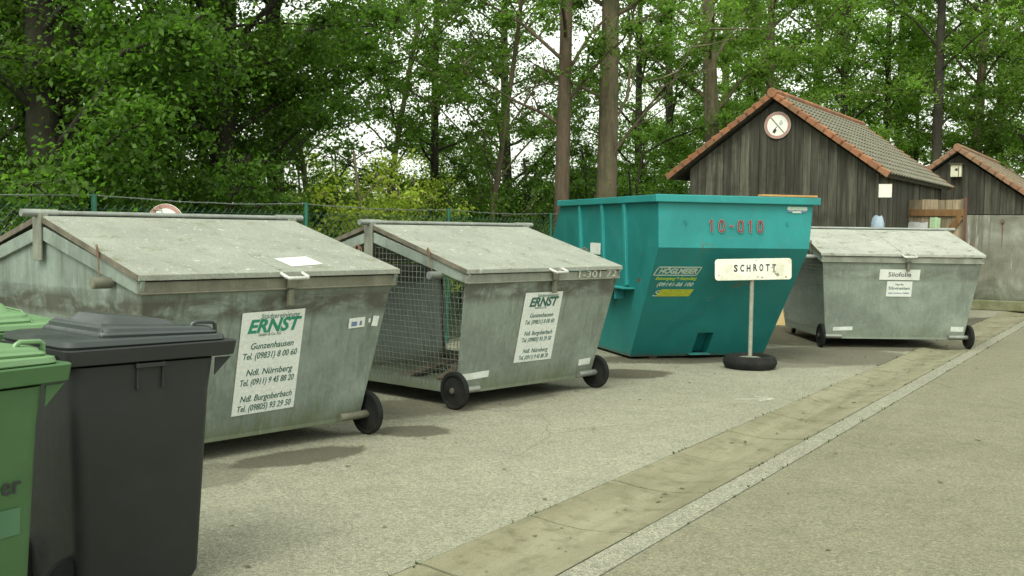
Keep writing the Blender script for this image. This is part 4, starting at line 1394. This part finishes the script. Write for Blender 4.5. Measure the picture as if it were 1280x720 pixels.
def leaves_mesh(name, centers, radii, counts, size, rg, flat=.55, droop=.3):
    """thousands of small folded leaf faces gathered in clumps"""
    P = []; 
    for c_, r_, n in zip(centers, radii, counts):
        d = rg.normal(size=(n, 3)); d /= np.linalg.norm(d, axis=1)[:, None]
        rad = np.abs(rg.normal(size=n))*.55
        q = d*rad[:, None]*np.array([r_, r_, r_*flat])
        P.append(np.array(c_)+q)
    P = np.concatenate(P); n = len(P)
    s = size*rg.uniform(.55, 1.25, n)
    nrm = rg.normal(size=(n, 3)); nrm[:, 2] = np.abs(nrm[:, 2])+.25; nrm /= np.linalg.norm(nrm, axis=1)[:, None]
    a = rg.normal(size=(n, 3)); a -= nrm*np.sum(a*nrm, axis=1)[:, None]; a /= np.linalg.norm(a, axis=1)[:, None]
    b = np.cross(nrm, a)
    L = s[:, None]; Wd = (s*.62)[:, None]
    v = np.empty((n, 4, 3))
    v[:, 0] = P-a*L*.5
    v[:, 1] = P+b*Wd*.5+nrm*Wd*.12-a*L*.05
    v[:, 2] = P+a*L*.5-nrm*L*.08
    v[:, 3] = P-b*Wd*.5+nrm*Wd*.12-a*L*.05
    me = bpy.data.meshes.new(name)
    me.vertices.add(n*4); me.vertices.foreach_set('co', v.reshape(-1).astype(np.float32))
    me.loops.add(n*4); me.loops.foreach_set('vertex_index', np.arange(n*4, dtype=np.int32))
    me.polygons.add(n); me.polygons.foreach_set('loop_start', np.arange(0, n*4, 4, dtype=np.int32))
    me.update(calc_edges=True); me.validate()
    return me

def make_tree_meshes(seed, height, r0, crown_r, z0, z1, n_leaf, size, limbs, clump=.55, dens_low=1.0, lean=(0, 0), bend=.25, bare=(), top_thin=6.8):
    rg = np.random.default_rng(seed)
    tr = MB()
    n = 12
    tp = []; tr_r = []
    ph = rg.uniform(0, 6.28)
    for i in range(n+1):
        f = i/n
        tp.append(Vector((lean[0]*f*height + bend*math.sin(f*2.6+ph)*f, lean[1]*f*height+bend*math.cos(f*2.1+ph)*f, height*f-.15)))
        flare = 1+.5*math.exp(-f*height/.35)
        tr_r.append(max(.02, r0*(1-.78*f)*flare))
    tr.tube(tp, tr_r, 14, caps=False)
    def tpos(z):
        f = min(max((z+.15)/height, 0), 1)*n
        i = min(int(f), n-1); u = f-i
        return tp[i].lerp(tp[i+1], u), tr_r[i]*(1-u)+tr_r[i+1]*u
    centers = []; radii = []; counts = []
    for i in range(limbs):
        z = z0+(z1*.92-z0)*((i+rg.random())/limbs)
        base, rr = tpos(max(.4, z-.7*rg.random()-.3))
        az = i*2.4+rg.uniform(-.5, .5)
        t_ = (z-z0)/(z1-z0)
        R_ = crown_r*(.55+.75*math.sin(math.pi*min(1, .22+.78*t_)))*rg.uniform(.65, 1.1)
        up = rg.uniform(.45, 1.15)
        pts = [base]; rs = [min(rr*.32, .045)]
        m_ = 6
        for k in range(1, m_+1):
            f = k/m_
            az2 = az+rg.uniform(-.18, .18)*f
            pts.append(base+Vector((math.cos(az2)*R_*f, math.sin(az2)*R_*f, R_*(up*f-.22*f*f*f)+rg.uniform(-.06, .06))))
            rs.append(rs[0]*(1-f*.85)+.004)
        tr.tube(pts, rs, 6, caps=False)
        for k in range(2, m_+1):
            for s_ in range(2):
                c_ = pts[k]+Vector(rg.normal(size=3)*np.array([.35, .35, .22])*crown_r*.28)
                tr.tube([pts[k], (pts[k]+c_)/2+Vector(rg.normal(size=3)*.05), c_], [.012, .008, .004], 4, caps=False)
                centers.append(tuple(c_)); radii.append(clump*rg.uniform(.6, 1.35)); counts.append(1)
    w_ = np.array([r_**2*(.22 if c_[2] > top_thin else 1.0 if c_[2] > 5.5 else dens_low) for c_, r_ in zip(centers, radii)])
    w_ = w_/w_.sum()*n_leaf
    counts = [max(6, int(q)) for q in w_]
    # bare outer branches
    for (z, az, up, ln) in bare:
        base, rr = tpos(z)
        pts = [base]; d = Vector((math.cos(az), math.sin(az), up)).normalized()
        for k in range(1, 9):
            d = (d+Vector(rg.normal(size=3)*.16)).normalized()
            pts.append(pts[-1]+d*ln/8)
        tr.tube(pts, [.035*(1-k/9.5) for k in range(9)], 7, caps=False)
        for k in range(2, 8):
            d2 = (d+Vector(rg.normal(size=3)*.7)).normalized()
            q = [pts[k]]
            for j in range(4):
                d2 = (d2+Vector(rg.normal(size=3)*.25)+Vector((0,0,.08))).normalized(); q.append(q[-1]+d2*ln*.11)
            tr.tube(q, [.018, .013, .009, .006, .003], 5, caps=False)
    lm = leaves_mesh('crown', centers, radii, counts, size, rg)
    return tr, lm

TREE_SRC = {}
def tree_source(key, bark_m, leaf_m, **kw):
    t_, lm = make_tree_meshes(**kw)
    me = bpy.data.meshes.new('trunk'); me.from_pydata(t_.v, [], t_.f); me.update()
    for p_ in me.polygons: p_.use_smooth = True
    me.materials.append(bark_m); lm.materials.append(leaf_m)
    TREE_SRC[key] = (me, lm)
def plant_tree(key, x, y, rz, sc, label, name='broadleaf_tree', cat='tree', group=None, sz=None):
    me, lm = TREE_SRC[key]
    root = empty(name, (x, y, -.08), rz)
    root.scale = (sc, sc, sz or sc)
    tag(root, label, cat, group)
    for nm, d in (('trunk' if cat == 'tree' else 'stems', me), ('crown' if cat == 'tree' else 'foliage', lm)):
        o = bpy.data.objects.new(nm, d); COL.objects.link(o); o.parent = root
    return root

tree_source('dark_a', M['bark_dark'], M['leaf_dark'], seed=1, height=12, r0=.21, crown_r=2.3, z0=1.2, z1=11.5, n_leaf=62000, size=.075, limbs=32, clump=.62, dens_low=1.6)
tree_source('dark_b', M['bark_dark'], M['leaf_mid'], seed=2, height=11, r0=.17, crown_r=2.2, z0=1.0, z1=10.5, n_leaf=52000, size=.073, limbs=30, clump=.55, dens_low=1.5, lean=(.04, 0))
tree_source('mid_a', M['bark_dark'], M['leaf_mid'], seed=3, height=12, r0=.12, crown_r=2.0, z0=1.6, z1=11.5, n_leaf=34000, size=.072, limbs=30, clump=.5, dens_low=1.3, lean=(-.03, .02))
tree_source('open_a', M['bark_grey'], M['leaf_mid'], seed=4, height=10, r0=.06, crown_r=1.8, z0=1.8, z1=9.5, n_leaf=19000, size=.068, limbs=26, clump=.5, lean=(.10, 0), bend=.5)
tree_source('bright_a', M['bark_grey'], M['leaf_bright'], top_thin=10.5, seed=5, height=15, r0=.17, crown_r=2.5, z0=2.0, z1=14, n_leaf=42000, size=.095, limbs=36, clump=.65)
tree_source('bright_b', M['bark_dark'], M['leaf_bright'], top_thin=10.5, seed=6, height=16, r0=.14, crown_r=2.1, z0=1.8, z1=15, n_leaf=30000, size=.09, limbs=34, clump=.55, bend=.12)
tree_source('shrub_a', M['bark_dark'], M['leaf_dark'], seed=7, height=2.6, r0=.03, crown_r=1.0, z0=.3, z1=2.5, n_leaf=9000, size=.07, limbs=14, clump=.42, bend=.3)
tree_source('shrub_b', M['bark_dark'], M['leaf_mid'], seed=8, height=2.8, r0=.025, crown_r=.9, z0=.3, z1=2.6, n_leaf=6000, size=.065, limbs=13, clump=.38, bend=.3)
tree_source('shrub_y', M['bark_grey'], M['leaf_yellow'], seed=9, height=3.0, r0=.02, crown_r=1.0, z0=.4, z1=2.9, n_leaf=6500, size=.075, limbs=13, clump=.42, bend=.3)
# the two big trunks in the middle and the leaning one
tree_source('big_red', M['bark_red'], M['leaf_mid'], seed=11, height=14, r0=.145, crown_r=2.0, z0=4.2, z1=13, n_leaf=14000, size=.08, limbs=16, clump=.5, bend=.12, bare=((3.3, 2.6, .9, 2.2), (4.2, .3, 1.2, 2.0)))
tree_source('big_olive', M['bark_grey'], M['leaf_mid'], seed=12, height=16, r0=.205, crown_r=2.4, z0=5.2, z1=15, n_leaf=14000, size=.085, limbs=16, clump=.5, bend=.1, bare=((2.6, .05, 3.2, 3.6), (3.4, -.1, 2.0, 2.6), (3.8, 2.9, .8, 2.2), (4.4, .4, .9, 2.4)))
tree_source('lean_olive', M['bark_grey'], M['leaf_bright'], top_thin=10.5, seed=13, height=15, r0=.22, crown_r=2.4, z0=4.8, z1=14, n_leaf=20000, size=.095, limbs=18, clump=.55, lean=(-.06, 0), bend=.1)
tree_source('tall_slim', M['bark_dark'], M['leaf_bright'], top_thin=10.5, seed=14, height=18, r0=.16, crown_r=1.8, z0=5, z1=17, n_leaf=14000, size=.10, limbs=22, clump=.5, bend=.08)

def X(px, Y): return (px-640)/1388.6*Y
GL = 'dark trees in the wood behind the fence'
WHERE = {}
trees = [  # key, px, Y, rotation, scale, label
 ('dark_a', 58, 12.6, .3, 1.0, 'thick dark trunk with heavy foliage, leftmost of the pair behind the fence at left'),
 ('dark_b', 84, 14.2, 1.9, 1.05, 'dark trunk close to the right of the leftmost trunk behind the fence'),
 ('mid_a', 124, 16.5, 4.1, 1.1, 'slimmer dark tree right of the pair of trunks at left'),
 ('dark_a', 272, 16.0, 2.7, 1.0, 'dark leafy tree rising behind the nearest container'),
 ('mid_a', 195, 19.5, .9, 1.0, 'mid green tree deep in the wood above the round half hidden sign'),
 ('dark_b', 345, 18.5, 5.0, 1.0, 'dark tree over the right end of the nearest container lid'),
 ('open_a', 400, 21.0, 3.3, 1.1, 'thin leaning tree with airy foliage over the gap between the first two containers'),
 ('open_a', 470, 23.0, .2, 1.2, 'thin tree with loose light foliage above the second container'),
 ('mid_a', 545, 24.0, 2.2, .95, 'leafy green tree left of the reddish trunk'),
 ('open_a', 600, 20.5, 5.4, 1.05, 'slender airy tree just left of the reddish trunk'),
 ('dark_b', 640, 28.0, 3.6, .95, 'dark tree in the depth of the wood left of the reddish trunk'),
 ('dark_a', -30, 15.5, 4.4, 1.0, 'dark tree at the left edge of the picture behind the fence'),
 ('dark_b', 20, 20.0, .7, 1.1, 'dark tree in the depth of the wood at far left'),
 ('mid_a', 250, 25.0, 5.7, 1.2, 'green tree deep in the wood behind the dark leafy ones'),
 ('mid_a', 800, 27.0, 1.1, 1.0, 'green tree between the olive trunk and the leaning trunk'),
 ('dark_b', 835, 31.0, 4.7, 1.0, 'dark green tree low behind the left slope of the shed roof'),
 ('bright_a', 960, 31.0, .8, 1.0, 'bright green tree behind the peak of the first shed'),
 ('bright_b', 1047, 31.0, 2.9, 1.0, 'bright green tree with a dark trunk above the shed roof slope'),
 ('bright_a', 1010, 37.0, 4.0, 1.1, 'bright green tree further back above the shed ridge'),
 ('bright_b', 1120, 38.0, 5.2, 1.05, 'bright tree far back between the slender trunks'),
 ('bright_a', 1245, 36.0, 2.0, 1.0, 'bright green tree over the roof of the second shed'),
 ('bright_b', 1300, 33.0, .4, 1.1, 'bright green tree at the right edge above the second shed'),
 ('bright_a', 900, 38.0, 3.1, 1.1, 'bright green tree far behind the leaning trunk'),
 ('bright_a', 1215, 31.5, 5.1, 1.05, 'bright leafy tree close behind the second shed, right of the tall trunk'),
 ('mid_a', 1290, 30.0, 3.0, 1.1, 'mid green tree at the right edge of the picture behind the second shed'),
 ('tall_slim', 1166, 29.5, 0, 1.0, 'tall straight dark trunk between the two shed roofs'),
 ('tall_slim', 1103, 33.0, 2.0, .8, 'slim straight trunk left of the tall one between the sheds'),
 ('tall_slim', 1116, 34.0, 4.0, .75, 'slim trunk paired with another, left of the tall straight one'),
 ('tall_slim', 1141, 36.0, 1.0, .62, 'thinnest straight trunk just left of the tall one between the sheds'),
 ('tall_slim', 930, 33.0, 3.0, .7, 'slim dark trunk left of the shed peak'),
]
for key, px, Y, rz, sc, lab in trees:
    plant_tree(key, X(px, Y), Y, rz, sc, lab, group=GL if Y < 30 and px < 860 else 'spring green trees behind the sheds')
plant_tree('big_red', X(699, 19), 19, 0, 1, 'straight reddish brown trunk left of the olive one behind the skip', sz=1)
plant_tree('big_olive', X(755, 19.6), 19.6, 0, 1, 'thick olive grey trunk with bare side branches behind the skip')
plant_tree('lean_olive', X(899, 26), 26, 0, 1, 'olive grey trunk leaning left behind the first shed roof')
# shrubs beyond the fence
rg = random.Random(31)
shr = []
for i in range(30):
    cc = 4.5+i*.95+rg.uniform(-.3, .3); kk = -9.2-rg.uniform(0, 2.2)
    p = kc(kk, cc)
    px = 640+1388.6*p.x/p.y
    if 370 < px < 560: key = 'shrub_y'
    else: key = 'shrub_a' if px < 640 else rg.choice(['shrub_a', 'shrub_b'])
    if key == 'shrub_y' and rg.random() < .4: key = 'shrub_b'
    shr.append((key, p.x, p.y, px))
for i in range(16):
    Y = rg.uniform(24, 34); px = 330+i*36
    shr.append(('shrub_y' if 370 < px < 560 else 'shrub_b', X(px, Y), Y, px))
for i in range(12):
    shr.append(('shrub_a', X(575+i*24, 23+(i*7) % 5), 23+(i*7) % 5, 575+i*24))
for key, x, y, px in shr:
    side = 'far left' if px < 120 else 'left' if px < 370 else 'centre' if px < 700 else 'right'
    kind = {'shrub_a': 'dark green shrub', 'shrub_b': 'mid green shrub', 'shrub_y': 'yellow green shrub'}[key]
    plant_tree(key, x, y, rg.uniform(0, 6.28), rg.uniform(.75, 1.05)*(1.3 if y > 23 else 1), kind+(' deep in the wood' if y > 23 else ' growing close behind the wire fence'), 'shrub', 'shrub', 'shrubs behind the fence')

# far meadow hill seen under the crowns
mb = MB()
nx, ny = 60, 12
for j in range(ny+1):
    for i in range(nx+1):
        x = -260+520*i/nx; y = 60+j*16
        z = -.5+9*(1-math.cos(min(1, j/ny)*math.pi))/2 + 1.2*math.sin(x*.03)*j/ny
        mb.v.append((x, y, z))
for j in range(ny):
    for i in range(nx):
        a = j*(nx+1)+i
        mb.f.append((a, a+1, a+nx+2, a+nx+1))
M['meadow'] = mat('spring_meadow', (.20, .27, .045), .3, .08, 1, 0, 0, None, (.10, .16, .03), .6, 3)
tag(mb.build('meadow_hill', M['meadow'], smooth=True), kind='structure')
